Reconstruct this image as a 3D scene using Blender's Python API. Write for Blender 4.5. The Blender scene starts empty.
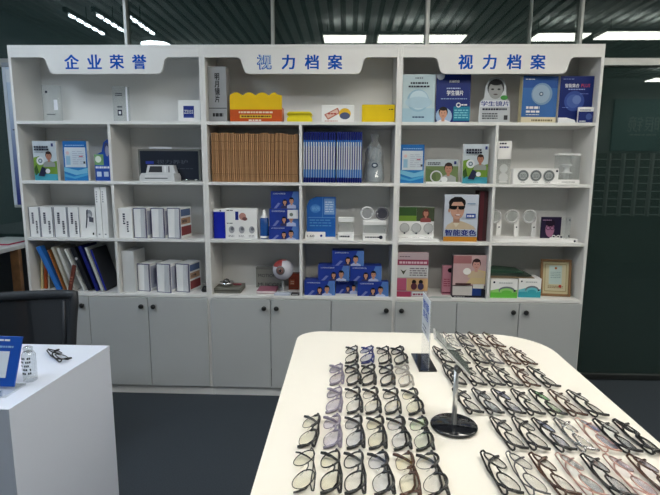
import bpy, bmesh, math, random
from mathutils import Vector, Matrix
random.seed(7)
scene = bpy.context.scene
COL = scene.collection
R = math.radians

# ------------------------------------------------------------------ camera model
F = 490.0
CAM = Vector((2.0905, -3.0828, 1.5018))
YAW, PITCH, ROLL = -0.0337, 0.1569, 0.0065
fw = Vector((math.sin(YAW)*math.cos(PITCH), math.cos(YAW)*math.cos(PITCH), -math.sin(PITCH)))
rt0 = Vector((math.cos(YAW), -math.sin(YAW), 0))
up0 = rt0.cross(fw)
rt = rt0*math.cos(ROLL) + up0*math.sin(ROLL)
up = -rt0*math.sin(ROLL) + up0*math.cos(ROLL)
def ray(u, v): return fw + rt*((u-330)/F) - up*((v-247.5)/F)
def at(u, v, Y):
    d = ray(u, v); return CAM + d*((Y-CAM.y)/d.y)
def onz(u, v, z):
    d = ray(u, v); return CAM + d*((z-CAM.z)/d.z)
def proj(P):
    d = Vector(P)-CAM; z = d.dot(fw)
    return 330+F*d.dot(rt)/z, 247.5-F*d.dot(up)/z

cam_data = bpy.data.cameras.new('camera')
cam = bpy.data.objects.new('camera', cam_data); COL.objects.link(cam)
cam_data.sensor_fit = 'HORIZONTAL'; cam_data.sensor_width = 36.0
cam_data.lens = 36.0*F/660.0
cam_data.clip_start = 0.02
cam.matrix_world = Matrix(((rt.x, up.x, -fw.x, CAM.x), (rt.y, up.y, -fw.y, CAM.y), (rt.z, up.z, -fw.z, CAM.z), (0, 0, 0, 1)))
scene.camera = cam

# ------------------------------------------------------------------ materials
MATS = {}
def mat(name, col, rough=.5, metal=0., var=.05, scale=12., spec=.5, coat=0., bump=0., alpha=None):
    if name in MATS: return MATS[name]
    m = bpy.data.materials.new(name); m.use_nodes = True; MATS[name] = m
    nt = m.node_tree; b = nt.nodes['Principled BSDF']
    b.inputs['Roughness'].default_value = rough; b.inputs['Metallic'].default_value = metal
    b.inputs['Specular IOR Level'].default_value = spec
    b.inputs['Coat Weight'].default_value = coat
    tc = nt.nodes.new('ShaderNodeTexCoord'); nz = nt.nodes.new('ShaderNodeTexNoise')
    nz.inputs['Scale'].default_value = scale; nz.inputs['Detail'].default_value = 4
    nt.links.new(tc.outputs['Object'], nz.inputs['Vector'])
    rp = nt.nodes.new('ShaderNodeValToRGB')
    rp.color_ramp.elements[0].position = .3; rp.color_ramp.elements[1].position = .7
    rp.color_ramp.elements[0].color = (*[c*(1-var) for c in col], 1)
    rp.color_ramp.elements[1].color = (*[min(1, c*(1+var)) for c in col], 1)
    nt.links.new(nz.outputs['Fac'], rp.inputs['Fac'])
    nt.links.new(rp.outputs['Color'], b.inputs['Base Color'])
    if bump:
        bp = nt.nodes.new('ShaderNodeBump'); bp.inputs['Strength'].default_value = bump
        nt.links.new(nz.outputs['Fac'], bp.inputs['Height']); nt.links.new(bp.outputs['Normal'], b.inputs['Normal'])
    return m
def srgb(r, g, b):
    f = lambda c: (c/255/12.92) if c/255 <= .04045 else ((c/255+.055)/1.055)**2.4
    return (f(r), f(g), f(b))
_pc = {}
def pm(r, g, b, rough=.4):
    k = (r, g, b, rough)
    if k not in _pc: _pc[k] = mat('print_%d_%d_%d_%d' % (r, g, b, int(rough*100)), srgb(r, g, b), rough, var=.03, spec=.22)
    return _pc[k]
def glassy(name, tint, refl_tint=(1, 1, 1), ior=1.5, boost=1.0, rough=0.0, diffuse=None, dif=0.):
    if name in MATS: return MATS[name]
    m = bpy.data.materials.new(name); m.use_nodes = True; MATS[name] = m
    nt = m.node_tree; nt.nodes.clear()
    o = nt.nodes.new('ShaderNodeOutputMaterial'); t = nt.nodes.new('ShaderNodeBsdfTransparent')
    g = nt.nodes.new('ShaderNodeBsdfGlossy'); mx = nt.nodes.new('ShaderNodeMixShader')
    fr = nt.nodes.new('ShaderNodeFresnel'); fr.inputs['IOR'].default_value = ior
    ge = nt.nodes.new('ShaderNodeNewGeometry'); mi_ = nt.nodes.new('ShaderNodeMix'); mi_.inputs['A'].default_value = ior; mi_.inputs['B'].default_value = 1/ior
    nt.links.new(ge.outputs['Backfacing'], mi_.inputs['Factor']); nt.links.new(mi_.outputs['Result'], fr.inputs['IOR'])
    ml = nt.nodes.new('ShaderNodeMath'); ml.operation = 'MULTIPLY'; ml.use_clamp = True; ml.inputs[1].default_value = boost
    tc = nt.nodes.new('ShaderNodeTexCoord'); nz = nt.nodes.new('ShaderNodeTexNoise'); nz.inputs['Scale'].default_value = 3
    nt.links.new(tc.outputs['Object'], nz.inputs['Vector'])
    mc = nt.nodes.new('ShaderNodeMix'); mc.data_type = 'RGBA'
    mc.inputs['A'].default_value = (*[c*.97 for c in tint], 1); mc.inputs['B'].default_value = (*tint, 1)
    nt.links.new(nz.outputs['Fac'], mc.inputs['Factor']); nt.links.new(mc.outputs['Result'], t.inputs['Color'])
    g.inputs['Color'].default_value = (*refl_tint, 1); g.inputs['Roughness'].default_value = rough
    nt.links.new(fr.outputs[0], ml.inputs[0]); nt.links.new(ml.outputs[0], mx.inputs[0])
    base = t
    if diffuse:
        d = nt.nodes.new('ShaderNodeBsdfDiffuse'); d.inputs[0].default_value = (*diffuse, 1)
        m2 = nt.nodes.new('ShaderNodeMixShader'); m2.inputs[0].default_value = dif
        nt.links.new(t.outputs[0], m2.inputs[1]); nt.links.new(d.outputs[0], m2.inputs[2]); base = m2
    nt.links.new(base.outputs[0], mx.inputs[1]); nt.links.new(g.outputs[0], mx.inputs[2])
    nt.links.new(mx.outputs[0], o.inputs[0])
    return m
def emis(name, col, s):
    m = bpy.data.materials.new(name); m.use_nodes = True; MATS[name] = m
    b = m.node_tree.nodes['Principled BSDF']
    b.inputs['Base Color'].default_value = (.8, .8, .8, 1)
    b.inputs['Emission Color'].default_value = (*col, 1); b.inputs['Emission Strength'].default_value = s
    return m

WHITE = mat('white_laminate', (.77, .765, .745), .38, var=.02, scale=3)
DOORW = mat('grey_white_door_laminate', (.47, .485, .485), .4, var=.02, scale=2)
TABLE = mat('cream_white_lacquer', (.86, .82, .735), .3, var=.015, scale=2)
COUNTER = mat('white_lacquer', (.70, .745, .85), .32, var=.015, scale=2)
BLACKP = mat('black_plastic', (.012, .012, .013), .35)
BLACKG = mat('black_gloss', (.01, .011, .014), .08, coat=.5)
CHROME = mat('chrome', (.75, .76, .78), .08, 1.)
ALU = mat('brushed_aluminium', (.46, .47, .45), .45, .6)
PAPER = mat('white_card', (.86, .86, .85), .5, var=.02)
WOODM = mat('brown_wood', srgb(120, 84, 50), .5, var=.25, scale=20)
ACRYL = glassy('clear_acrylic', (.93, .95, .95), boost=1.6)
ACRYL2 = glassy('hazy_clear_plastic', (.92, .94, .94), boost=1.4, rough=.1, diffuse=(.8, .82, .83), dif=.09)

# ------------------------------------------------------------------ mesh builder
_fontcache = {}
def glyphs(s, bold=.012):
    k = (s, bold)
    if k in _fontcache: return _fontcache[k]
    cu = bpy.data.curves.new('txt', 'FONT'); cu.body = s; cu.resolution_u = 2; cu.offset = bold
    o = bpy.data.objects.new('txt', cu); COL.objects.link(o)
    dg = bpy.context.evaluated_depsgraph_get(); me = bpy.data.meshes.new_from_object(o.evaluated_get(dg))
    vs = [(v.co.x, v.co.y) for v in me.vertices]; fs = [tuple(p.vertices) for p in me.polygons]
    bpy.data.objects.remove(o); bpy.data.curves.remove(cu); bpy.data.meshes.remove(me)
    if vs:
        x0 = min(v[0] for v in vs); x1 = max(v[0] for v in vs); y0 = min(v[1] for v in vs); y1 = max(v[1] for v in vs)
        vs = [((x-(x0+x1)/2), (y-(y0+y1)/2)) for x, y in vs]
        r = (vs, fs, x1-x0, y1-y0)
    else: r = ([], [], 1, 1)
    _fontcache[k] = r; return r

class MB:
    def __init__(s): s.v = []; s.f = []; s.m = []; s.mats = []; s.M = Matrix.Identity(4); s.smooth = []
    def mi(s, m):
        if m not in s.mats: s.mats.append(m)
        return s.mats.index(m)
    def add(s, vs, fs, m, smooth=False):
        n = len(s.v); s.v += [tuple(s.M @ Vector(p)) for p in vs]; i = s.mi(m)
        for f in fs: s.f.append(tuple(n+k for k in f)); s.m.append(i); s.smooth.append(smooth)
        return s
    def box(s, x0, x1, y0, y1, z0, z1, m, bev=0):
        if bev:
            b = min(bev, (x1-x0)*.45, (y1-y0)*.45, (z1-z0)*.45)
            P = []; 
            for (sx, X) in ((-1, x0), (1, x1)):
                for (sy, Y) in ((-1, y0), (1, y1)):
                    for (sz, Z) in ((-1, z0), (1, z1)):
                        P += [(X, Y-sy*b, Z-sz*b), (X-sx*b, Y, Z-sz*b), (X-sx*b, Y-sy*b, Z)]
            def c(i, j, k, a): return ((i*2+j)*2+k)*3+a
            fs = []
            fs += [(c(0,0,0,0), c(0,0,1,0), c(0,1,1,0), c(0,1,0,0)), (c(1,0,0,0), c(1,1,0,0), c(1,1,1,0), c(1,0,1,0))]
            fs += [(c(0,0,0,1), c(1,0,0,1), c(1,0,1,1), c(0,0,1,1)), (c(0,1,0,1), c(0,1,1,1), c(1,1,1,1), c(1,1,0,1))]
            fs += [(c(0,0,0,2), c(0,1,0,2), c(1,1,0,2), c(1,0,0,2)), (c(0,0,1,2), c(1,0,1,2), c(1,1,1,2), c(0,1,1,2))]
            for j in (0, 1):
                for k in (0, 1): fs.append((c(0,j,k,1), c(1,j,k,1), c(1,j,k,2), c(0,j,k,2)))
            for i in (0, 1):
                for k in (0, 1): fs.append((c(i,0,k,0), c(i,1,k,0), c(i,1,k,2), c(i,0,k,2)))
            for i in (0, 1):
                for j in (0, 1): fs.append((c(i,j,0,0), c(i,j,1,0), c(i,j,1,1), c(i,j,0,1)))
            for i in (0, 1):
                for j in (0, 1):
                    for k in (0, 1): fs.append((c(i,j,k,0), c(i,j,k,1), c(i,j,k,2)))
            return s.add(P, fs, m)
        vs = [(x0,y0,z0),(x1,y0,z0),(x1,y1,z0),(x0,y1,z0),(x0,y0,z1),(x1,y0,z1),(x1,y1,z1),(x0,y1,z1)]
        return s.add(vs, [(0,3,2,1),(4,5,6,7),(0,1,5,4),(1,2,6,5),(2,3,7,6),(3,0,4,7)], m)
    def prism(s, pts, y0, y1, m):            # outline in xz, extruded along y
        n = len(pts); vs = [(x, y0, z) for x, z in pts]+[(x, y1, z) for x, z in pts]
        fs = [tuple(range(n)), tuple(range(2*n-1, n-1, -1))]+[(i, i+n, (i+1) % n+n, (i+1) % n) for i in range(n)]
        return s.add(vs, fs, m)
    def slab(s, pts, z0, z1, m):             # outline in xy, extruded along z
        n = len(pts); vs = [(x, y, z0) for x, y in pts]+[(x, y, z1) for x, y in pts]
        fs = [tuple(range(n-1, -1, -1)), tuple(range(n, 2*n))]+[(i, (i+1) % n, (i+1) % n+n, i+n) for i in range(n)]
        return s.add(vs, fs, m)
    def lathe(s, prof, m, n=24, c=(0, 0, 0), axis='z', smooth=True):   # prof: (r, h)
        vs = []; fs = []
        for r, h in prof:
            for i in range(n):
                a = 2*math.pi*i/n; p, q = r*math.cos(a), r*math.sin(a)
                P = (p, q, h) if axis == 'z' else ((p, h, q) if axis == 'y' else (h, p, q))
                vs.append((P[0]+c[0], P[1]+c[1], P[2]+c[2]))
        for k in range(len(prof)-1):
            for i in range(n): j = (i+1) % n; fs.append((k*n+i, k*n+j, (k+1)*n+j, (k+1)*n+i))
        fs.append(tuple(range(n-1, -1, -1))); fs.append(tuple(range((len(prof)-1)*n, len(prof)*n)))
        return s.add(vs, fs, m, smooth)
    def tube(s, pts, rad, m, n=8, closed=False, flat=1.0):
        pts = [Vector(p) for p in pts]; N = len(pts); vs = []; fs = []
        for i, p in enumerate(pts):
            a = pts[(i-1) % N] if (closed or i > 0) else p; b = pts[(i+1) % N] if (closed or i < N-1) else p
            t = (b-a).normalized(); w = Vector((0, 0, 1)) if abs(t.z) < .9 else Vector((1, 0, 0))
            e1 = t.cross(w).normalized(); e2 = e1.cross(t)
            r = rad[i] if isinstance(rad, (list, tuple)) else rad
            for k in range(n):
                an = 2*math.pi*k/n; q = p+e1*(r*math.cos(an))+e2*(r*flat*math.sin(an)); vs.append(tuple(q))
        for i in range(N if closed else N-1):
            j = (i+1) % N
            for k in range(n): l = (k+1) % n; fs.append((i*n+k, i*n+l, j*n+l, j*n+k))
        if not closed: fs += [tuple(range(n-1, -1, -1)), tuple(range((N-1)*n, N*n))]
        return s.add(vs, fs, m, True)
    def build(s, name, parent=None, loc=(0, 0, 0), rot=(0, 0, 0)):
        me = bpy.data.meshes.new(name); me.from_pydata(s.v, [], s.f)
        for m in s.mats: me.materials.append(m)
        me.polygons.foreach_set('material_index', s.m); me.polygons.foreach_set('use_smooth', s.smooth)
        me.update()
        bm = bmesh.new(); bm.from_mesh(me); bmesh.ops.recalc_face_normals(bm, faces=[f for f in bm.faces]); bm.to_mesh(me); bm.free()
        o = bpy.data.objects.new(name, me); COL.objects.link(o)
        o.location = loc; o.rotation_euler = rot
        if parent: o.parent = parent
        return o

class Print:
    """flat printing on the face x0..x1, z0..z1 at y (facing -y); u,v run 0..1 from the lower left"""
    E = .0006
    def __init__(s, mb, x0, x1, z0, z1, y): s.mb, s.x0, s.x1, s.z0, s.z1, s.y, s.k = mb, x0, x1, z0, z1, y, 0
    def _p(s, pts, m):
        s.k += 1; y = s.y-s.E*s.k
        cl = lambda t: min(1, max(0, t))
        vs = [(s.x0+(s.x1-s.x0)*cl(u), y, s.z0+(s.z1-s.z0)*cl(v)) for u, v in pts]
        s.mb.add(vs, [tuple(range(len(vs)))], m); return s
    def rect(s, u0, v0, u1, v1, m): return s._p([(u0, v0), (u1, v0), (u1, v1), (u0, v1)], m)
    def poly(s, pts, m): return s._p(pts, m)
    def ell(s, cu, cv, ru, rv, m, a0=0, a1=360, n=20):
        return s._p([(cu+ru*math.cos(R(a0+(a1-a0)*i/n)), cv+rv*math.sin(R(a0+(a1-a0)*i/n))) for i in range(n if a1-a0 == 360 else n+1)], m)
    def circ(s, cu, cv, ru, m, **k): return s.ell(cu, cv, ru, ru*(s.x1-s.x0)/(s.z1-s.z0), m, **k)
    def ring(s, cu, cv, ru, w, m, n=24):
        s.k += 1; y = s.y-s.E*s.k; rv = ru*(s.x1-s.x0)/(s.z1-s.z0); vs = []
        for r in (1, 1-w):
            for i in range(n):
                a = 2*math.pi*i/n; vs.append((s.x0+(s.x1-s.x0)*(cu+ru*r*math.cos(a)), y, s.z0+(s.z1-s.z0)*(cv+rv*r*math.sin(a))))
        s.mb.add(vs, [(i, (i+1) % n, (i+1) % n+n, i+n) for i in range(n)], m); return s
    def text(s, t, cu, cv, h, m, w=None, vert=False, bold=.012):   # h, w: fractions of face height / width
        s.k += 1; y = s.y-s.E*s.k
        if vert: t = '\n'.join(t)
        vs, fs, gw, gh = glyphs(t, 0.); H = h*(s.z1-s.z0); sc = H/gh
        sx = (w*(s.x1-s.x0)/gw) if w else sc
        cx = s.x0+(s.x1-s.x0)*cu; cz = s.z0+(s.z1-s.z0)*cv
        e = bold*.8*gh*.8 if '\n' not in t else bold
        for k, (dx, dz) in enumerate(((0, 0), (1, .6), (-1, .6), (1, -.6), (-1, -.6)) if bold >= .02 else ((0, 0),)):
            s.mb.add([(cx+(x+e*dx)*sx, y-.00003*k, cz+(z+e*dz)*sc) for x, z in vs], fs, m)
        return s
    def lines(s, u0, v0, u1, v1, n, m, fill=.5, cell=.06):          # small print too fine to read: rows of dashes
        rnd = random.Random(int(u0*97+v0*31+n)); dv = (v1-v0)/n; s.k += 1; y = s.y-s.E*s.k
        for i in range(n):
            u = u0; b = v0+dv*i
            while u < u1-.01:
                l = cell*rnd.uniform(.6, 1.6); e = min(u+l, u1)
                vs = [(s.x0+(s.x1-s.x0)*p, y, s.z0+(s.z1-s.z0)*q) for p, q in ((u, b), (e, b), (e, b+dv*fill), (u, b+dv*fill))]
                s.mb.add(vs, [(0, 1, 2, 3)], m); u = e+cell*.25
        return s
    def person(s, cu, cv, r, hair, skin, shirt, shades=None, longhair=False):  # head centre, r in u units
        a = (s.x1-s.x0)/(s.z1-s.z0)
        s.poly([(cu-1.9*r, cv-3.2*r*a), (cu-1.8*r, cv-2.0*r*a), (cu-.6*r, cv-1.45*r*a), (cu+.6*r, cv-1.45*r*a), (cu+1.8*r, cv-2.0*r*a), (cu+1.9*r, cv-3.2*r*a)], shirt)
        if longhair: s.ell(cu, cv-.2*r*a, 1.25*r, 1.6*r*a, hair)
        s.rect(cu-.35*r, cv-1.8*r*a, cu+.35*r, cv-.6*r*a, skin)
        s.ell(cu, cv+.25*r*a, 1.02*r, 1.2*r*a, hair)
        s.ell(cu, cv-.1*r*a, .85*r, 1.1*r*a, skin)
        s.ell(cu, cv+.95*r*a, .85*r, .42*r*a, hair)
        if shades:
            s.ell(cu-.4*r, cv+.05*r*a, .34*r, .22*r*a, shades); s.ell(cu+.4*r, cv+.05*r*a, .34*r, .22*r*a, shades)
        else:
            s.ell(cu-.34*r, cv+.05*r*a, .11*r, .08*r*a, hair); s.ell(cu+.34*r, cv+.05*r*a, .11*r, .08*r*a, hair)
        s.ell(cu, cv-.62*r*a, .28*r, .08*r*a, pm(165, 95, 90)); return s

def tag(o, label=None, cat=None, group=None, kind=None):
    if label: o['label'] = label
    if cat: o['category'] = cat
    if group: o['group'] = group
    if kind: o['kind'] = kind
    return o
def empty(name, loc=(0, 0, 0), rot=(0, 0, 0)):
    o = bpy.data.objects.new(name, None); COL.objects.link(o); o.location = loc; o.rotation_euler = rot; o.empty_display_size = .05; return o
def kids(o): return [c for c in bpy.data.objects if c.parent == o]

# ------------------------------------------------------------------ the room
GY = .39                                   # plane of the glass partition
XL, XR, YB, ZC = -1.2, 8.6, -4.4, 3.0
FLOOR = mat('dark_carpet_tiles', (.030, .040, .052), .75, var=.25, scale=160, bump=.2)
WALLM = mat('grey_wall_paint', (.30, .34, .35), .7)
CEIL = mat('corrugated_ceiling_paint', (.46, .48, .47), .6)
DARK = mat('unlit_room_tone', (.012, .018, .017), .8)  # darkness of the unlit back room put into its surface colour
GLASS = glassy('dark_tinted_glass', (.30, .36, .35), (.92, 1., .97), ior=1.5, boost=1.9, diffuse=(.042, .076, .070), dif=.5)
def struct(mb, name): return tag(mb.build(name), kind='structure')
struct(MB().box(XL-.1, XR+.1, YB-.1, 4.0, -.05, 0, FLOOR), 'floor')
struct(MB().box(XL-.1, XL, YB, 4.0, 0, ZC, WALLM), 'wall_left')
struct(MB().box(XR, XR+.1, YB, 4.0, 0, ZC, WALLM), 'wall_right')
struct(MB().box(XL, XR, YB-.1, YB, 0, ZC, WALLM), 'wall_back')
struct(MB().box(XL, XR, 3.9, 4.0, 0, ZC, DARK), 'wall_front')
# ribbed sheet ceiling, pale ribs running in depth, shade in the flutes painted dark
cb = MB(); x = XL+.02
while x < XR-.08:
    cb.box(x, x+.068, YB, GY+.05, ZC-.03, ZC, CEIL); x += .12
cb.box(XL, XR, YB, GY+.05, ZC+.001, ZC+.05, mat('flute_shade_tone', (.12, .13, .13), .8))
struct(cb, 'ceiling')
struct(MB().box(XL, XR, GY+.05, 4.0, ZC, ZC+.05, DARK), 'ceiling_back')
# glass partition: panes with mullions, transom and sill; the door bay to the right of the shelves
xm = [at(u, 20, GY).x for u in (127, 273, 427, 530, 580)]
DX0, DX1 = at(606, 60, GY).x-.35, 5.6
zt = at(630, 62.5, GY).z
edges = [XL]+xm+[5.6, 7.1, XR]
FR = mat('dark_bronze_frame', (.035, .04, .04), .4, .5)
for i in range(len(edges)-1):
    w = MB(); x0, x1 = edges[i], edges[i+1]
    w.box(x0+.006, x1-.006, GY, GY+.01, zt+.03, ZC-.035, GLASS)
    o = struct(w, 'window_%d' % (i+1))
for i, X in enumerate(edges[1:-1]):
    th = (.022, .02, .026, .008, .02, .02, .02)[i]
    struct(MB().box(X-th/2, X+th/2, GY-.035, GY+.05, zt+.0251, ZC-.036, ALU, .003), 'trim_%d' % (i+1))
struct(MB().box(XL, XR, GY-.03, GY+.045, zt-.025, zt+.025, ALU, .004), 'trim_8')
struct(MB().box(XL, 3.45, GY, GY+.012, 0.06, zt-.026, GLASS).box(XL, 3.45, GY-.02, GY+.03, 0, .06, FR), 'window_9')
d = empty('door_1', (3.46, GY, 0)); tag(d, kind='structure')
MB().box(.03, 2.05, 0, .012, .045, zt-.03, GLASS).build('door_pane', d)
MB().box(0, 2.08, -.02, .03, .004, .045, FR, .003).box(0, .03, -.02, .03, .045, zt-.03, FR, .003).box(2.05, 2.08, -.02, .03, .045, zt-.03, FR, .003).build('door_frame', d)
struct(MB().box(5.56, XR, GY, GY+.012, 0.06, zt-.026, GLASS).box(5.56, XR, GY-.02, GY+.03, 0, .06, FR), 'window_10')

# ------------------------------------------------------------------ lamps
TUBE = emis('warm_white_tube', (1., .96, .87), 10.5)
COOLT = emis('added_cool_panel', (.68, .82, 1.), 11)  # for the added lamp that cools the left corner
GLOW = emis('added_ceiling_glow', (1, 1., .97), 24)  # glow added to brighten the ceiling
COOL = emis('cool_white_led', (.80, .90, 1.), 36)
LAMPW = mat('lamp_housing', (.6, .6, .58), .5)
def strip(x0, x1, y, label):
    t = empty('linear_ceiling_lamp', ((x0+x1)/2, y, 2.80)); w = (x1-x0)/2
    tag(t, label, 'ceiling lamp', 'linear lamps hung over the display table')
    MB().box(-w, w, -.14, .14, .012, .045, LAMPW, .004).build('housing', t)
    MB().box(-w+.01, w-.01, -.13, .13, 0, .012, COOLT if x1 < 1 else TUBE).build('diffuser', t)
    MB().box(-w+.05, w-.05, -.02, .02, .0455, .052, GLOW).build('added_glow_strip', t)  # added glowing strip on the lamp top, lights the ceiling
    for s in (-1, 1): MB().tube([(s*w*.8, 0, .055), (s*w*.8, 0, .168)], .004, BLACKP, 6).build('hanging_rod', t)
for i, (a, b, y) in enumerate([(1.83, 2.27, -1.35), (2.375, 3.25, -1.35), (3.9, 4.42, -1.30), (4.52, 5.6, -1.25), (5.75, 6.9, -1.25)]):
    strip(a, b, y, ('short', 'second', 'third', 'fourth', 'fifth')[i]+' white lamp panel from the left in the front row above the table')
for i, (a, b, y) in enumerate([(1.5, 2.7, -2.45), (-.7, .7, -2.45), (2.9, 4.1, -2.45), (6.4, 7.6, -3.60)]):  # first three are unseen lamps added to light table and counter
    strip(a, b, y, ('added central', 'leftmost', 'added right hand', 'rearmost')[i]+' white lamp panel of the rear rows behind the display table')
for i, X in enumerate((-.33, -.083, .172)):
    t = empty('track_spot_lamp', (X, -.85, 2.80))
    tag(t, ('left', 'middle', 'right')[i]+' one of three slim spot lamp tracks above the office corner', 'ceiling lamp', 'spot lamp tracks')
    MB().box(-.02, .02, -.36, .36, .02, .06, BLACKP, .003).tube([(0, 0, .06), (0, 0, .17)], .004, BLACKP, 6).build('track', t)
    for k in range(5): MB().box(-.012, .012, -.30+k*.13-.012, -.30+k*.13+.06, .004, .02, COOL).build('spot', t)
t = empty('round_ceiling_lamp', (.04, -1.56, 2.80)); tag(t, 'round white ceiling lamp, its bright rim mirrored just above the first header', 'ceiling lamp')
MB().lathe([(.15, 0), (.15, .012)], COOL, 28).build('diffuser', t)
MB().lathe([(.16, .012), (.16, .05), (.02, .055), (.01, .17)], LAMPW, 28).build('housing', t)

# ------------------------------------------------------------------ what stands behind the camera and shows only as a reflection
def mirror_pt(u, v):                       # point on the back wall seen at (u,v) in the glass
    Yv = 2*GY-(YB+.15); p = at(u, v, Yv); return p.x, p.z
rx0, rz1 = mirror_pt(596, 153); rx1, rz0 = mirror_pt(690, 217)
t = empty('eyewear_display_rack', ((rx0+rx1)/2, YB+.08, rz0)); tag(t, 'grey wall rack holding rows of glasses, mirrored faintly in the glass door', 'rack')
W = rx1-rx0; H = rz1-rz0
MB().box(-W/2, W/2, -.06, 0, -rz0+.01, H, mat('rack_board', (.10, .12, .12), .5)).build('back_board', t)
ncol = 7
for i in range(ncol+1): MB().box(-W/2+i*W/ncol-.012, -W/2+i*W/ncol+.012, 0, .09, 0, H, mat('rack_rail', (.6, .62, .62), .4)).build('rail', t)
for k in range(8):
    for i in range(ncol):
        b = MB(); x = -W/2+(i+.5)*W/ncol; z = (k+.35)*H/8; s = W/ncol*.3
        b.box(x-s, x+s, 0, .07, z-.015, z-.007, ACRYL)
        MB().box(x-s, x+s, .0, .08, z-.02, z-.008, mat('rack_ledge', (.8, .82, .82), .3)).build('ledge', t)
sx0, sz1 = mirror_pt(619, 98); sx1, sz0 = mirror_pt(690, 151)
t = empty('wall_sign', ((sx0+sx1)/2, YB+.02, (sz0+sz1)/2)); tag(t, 'wide teal wall sign above the eyewear rack, mirrored in the glass door', 'sign')
sw, sh = (sx1-sx0)/2, (sz1-sz0)/2
b = MB(); b.box(-sw, sw, -.02, .03, -sh, sh, mat('sign_teal', (.12, .26, .28), .5), .004)
b.build('panel', t)
b = MB(); b.M = Matrix.Rotation(math.pi, 4, 'Z'); P = Print(b, -sw, sw, -sh, sh, -.03)
P.text('眼镜', .6, .52, .3, mat('sign_letter', (.4, .5, .5), .5)).lines(.42, .3, .8, .36, 1, mat('sign_letter', (.4, .5, .5), .5)); b.build('lettering', t)

# ------------------------------------------------------------------ bookcases
S = [1.784, 1.413, 1.047, .6825]; H = 2.244; D = .30; T = .018
BLUE = mat('header_blue', (.004, .085, .46), .8, spec=.1, var=.02)
headers = [('企业荣誉', [71.7, 94.3, 116.7, 139.3], (42, 167), 0), ('视力档案', [264.3, 288.3, 311.8, 335], (238, 367), 1), ('视力档案', [465.7, 489.6, 514, 538], (435, 574), 2)]
knobs = [('r', 'r', 'l'), ('r', 'l', 'r'), ('l', 'r', 'l')]
for bay in range(3):
    X0 = 1.2*bay; t = empty('bookcase', (X0, 0, 0))
    tag(t, ('white bookcase unit on the left, lettered 企业荣誉 on its header', 'middle white bookcase unit with blue characters, the first one pale', 'white bookcase unit on the right, last before the glass door')[bay], 'bookcase', 'white bookcase units along the glass wall')
    B = lambda nm, *a: MB().box(*a, WHITE, .0015).build(nm, t)
    B('side_panel', 0, T, 0, D, 0, H); B('side_panel', 1.2-T, 1.2, 0, D, 0, H)
    B('back_panel', T, 1.2-T, D-.008, D-.0005, .07, H-T); B('top_panel', T, 1.2-T, .0, D-.0005, H-T, H)
    for z in S: B('shelf_board', T, 1.2-T, .0015, D-.008, z-.01, z+.01)
    for a, c in ((0, 1), (1, 2), (2, 3)): B('divider', .6-T/2, .6+T/2, .003, D-.008, S[c]+.01, S[a]-.01)
    MB().box(T, 1.2-T, .002, .02, 0, .062, WHITE, .001).build('plinth', t)
    # header: a rounded tongue hanging from a straight strip
    name, cx, (ua, ub), _ = headers[bay]
    xa, xb = at(ua, 57, -.003).x-X0, at(ub, 57, -.003).x-X0
    zs, zb = at(105+200*bay, 57.2, 0).z, at(105+200*bay, 73.8, 0).z
    pts = [(T, H-T), (T, zs)]
    def bez(p0, p1, p2, p3, n=8): return [tuple((1-q)**3*p0[i]+3*(1-q)**2*q*p1[i]+3*(1-q)*q*q*p2[i]+q**3*p3[i] for i in (0, 1)) for q in [k/n for k in range(n+1)]]
    L = bez((xa-.014, zs), (xa+.045, zs), (xa+.008, zb), (xa+.066, zb), 10); Rr = [(xa+xb-x, z) for x, z in reversed(L)]
    pts += L+Rr+[(1.2-T, zs), (1.2-T, H-T)]
    h = MB().prism(pts, .0, .016, WHITE).box(T, 1.2-T, .016, .017, H-T-.01, H-T, WHITE).build('header', t)
    for k, (ch, u) in enumerate(zip(name, cx)):
        p = at(u, 61.8 if bay != 1 else 62, 0); lt = MB(); P = Print(lt, 0, 1, 0, 1, .0005)
        if bay == 1 and k == 0:
            P.text(ch, p.x-X0, p.z, .084, BLUE, bold=.06); P.text(ch, p.x-X0+.002, p.z+.002, .082, pm(178, 196, 214), bold=.004)  # pale glyph laid over a slightly larger blue one
        else: P.text(ch, p.x-X0, p.z, .082, BLUE, bold=.05)
        lt.build('character', h)
    for k in range(3):
        xk0, xk1 = T/2+k*(1.2-T)/3+.002, T/2+(k+1)*(1.2-T)/3-.002
        dr = MB().box(xk0, xk1, -.016, 0, .064, S[3]-.012, DOORW, .0015).build('door', t)
        kx = xk1-.038 if knobs[bay][k] == 'r' else xk0+.038
        MB().lathe([(.009, 0), (.008, -.010), (.015, -.014), (.016, -.022), (.010, -.026)], BLACKP, 18, (kx, -.016, S[3]-.068), 'y').build('knob', dr)

# ------------------------------------------------------------------ items on the shelves
def spot(u0, u1, vt, lvl, Y):
    z = S[lvl]+.0102; vb = proj((at((u0+u1)/2, vt, Y).x, Y, z))[1]; vm = (vt+vb)/2
    a, b = at(u0, vm, Y).x, at(u1, vm, Y).x
    k = int(((a+b)/2)//1.2); lo, hi = 1.2*k+T, 1.2*k+1.2-T
    if lvl > 0:
        if (a+b)/2 < 1.2*k+.6: hi = 1.2*k+.6-T/2
        else: lo = 1.2*k+.6+T/2
    a = max(a, lo+.003); b = min(b, hi-.003)
    return (a+b)/2, b-a, at((u0+u1)/2, vt, Y).z-z, z
def card(name, u0, u1, vt, lvl, Y, d, body, label, cat, fn=None, group=None, lean=0, rz=0, z=None, h=None, bev=.001, build=True):
    xc, w, hh, zz = spot(u0, u1, vt, lvl, Y)
    if h: hh = h
    if z is not None: hh += zz-z; zz = z
    if h: hh = h
    b = MB(); b.box(-w/2, w/2, -d, 0, 0, hh, body, bev)
    if fn: fn(Print(b, -w/2, w/2, 0, hh, -d))
    o = b.build(name, None, (xc, Y+d, zz), (-R(lean), 0, R(rz)))
    return tag(o, label, cat, group)
G = lambda *a: pm(*a)
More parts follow.
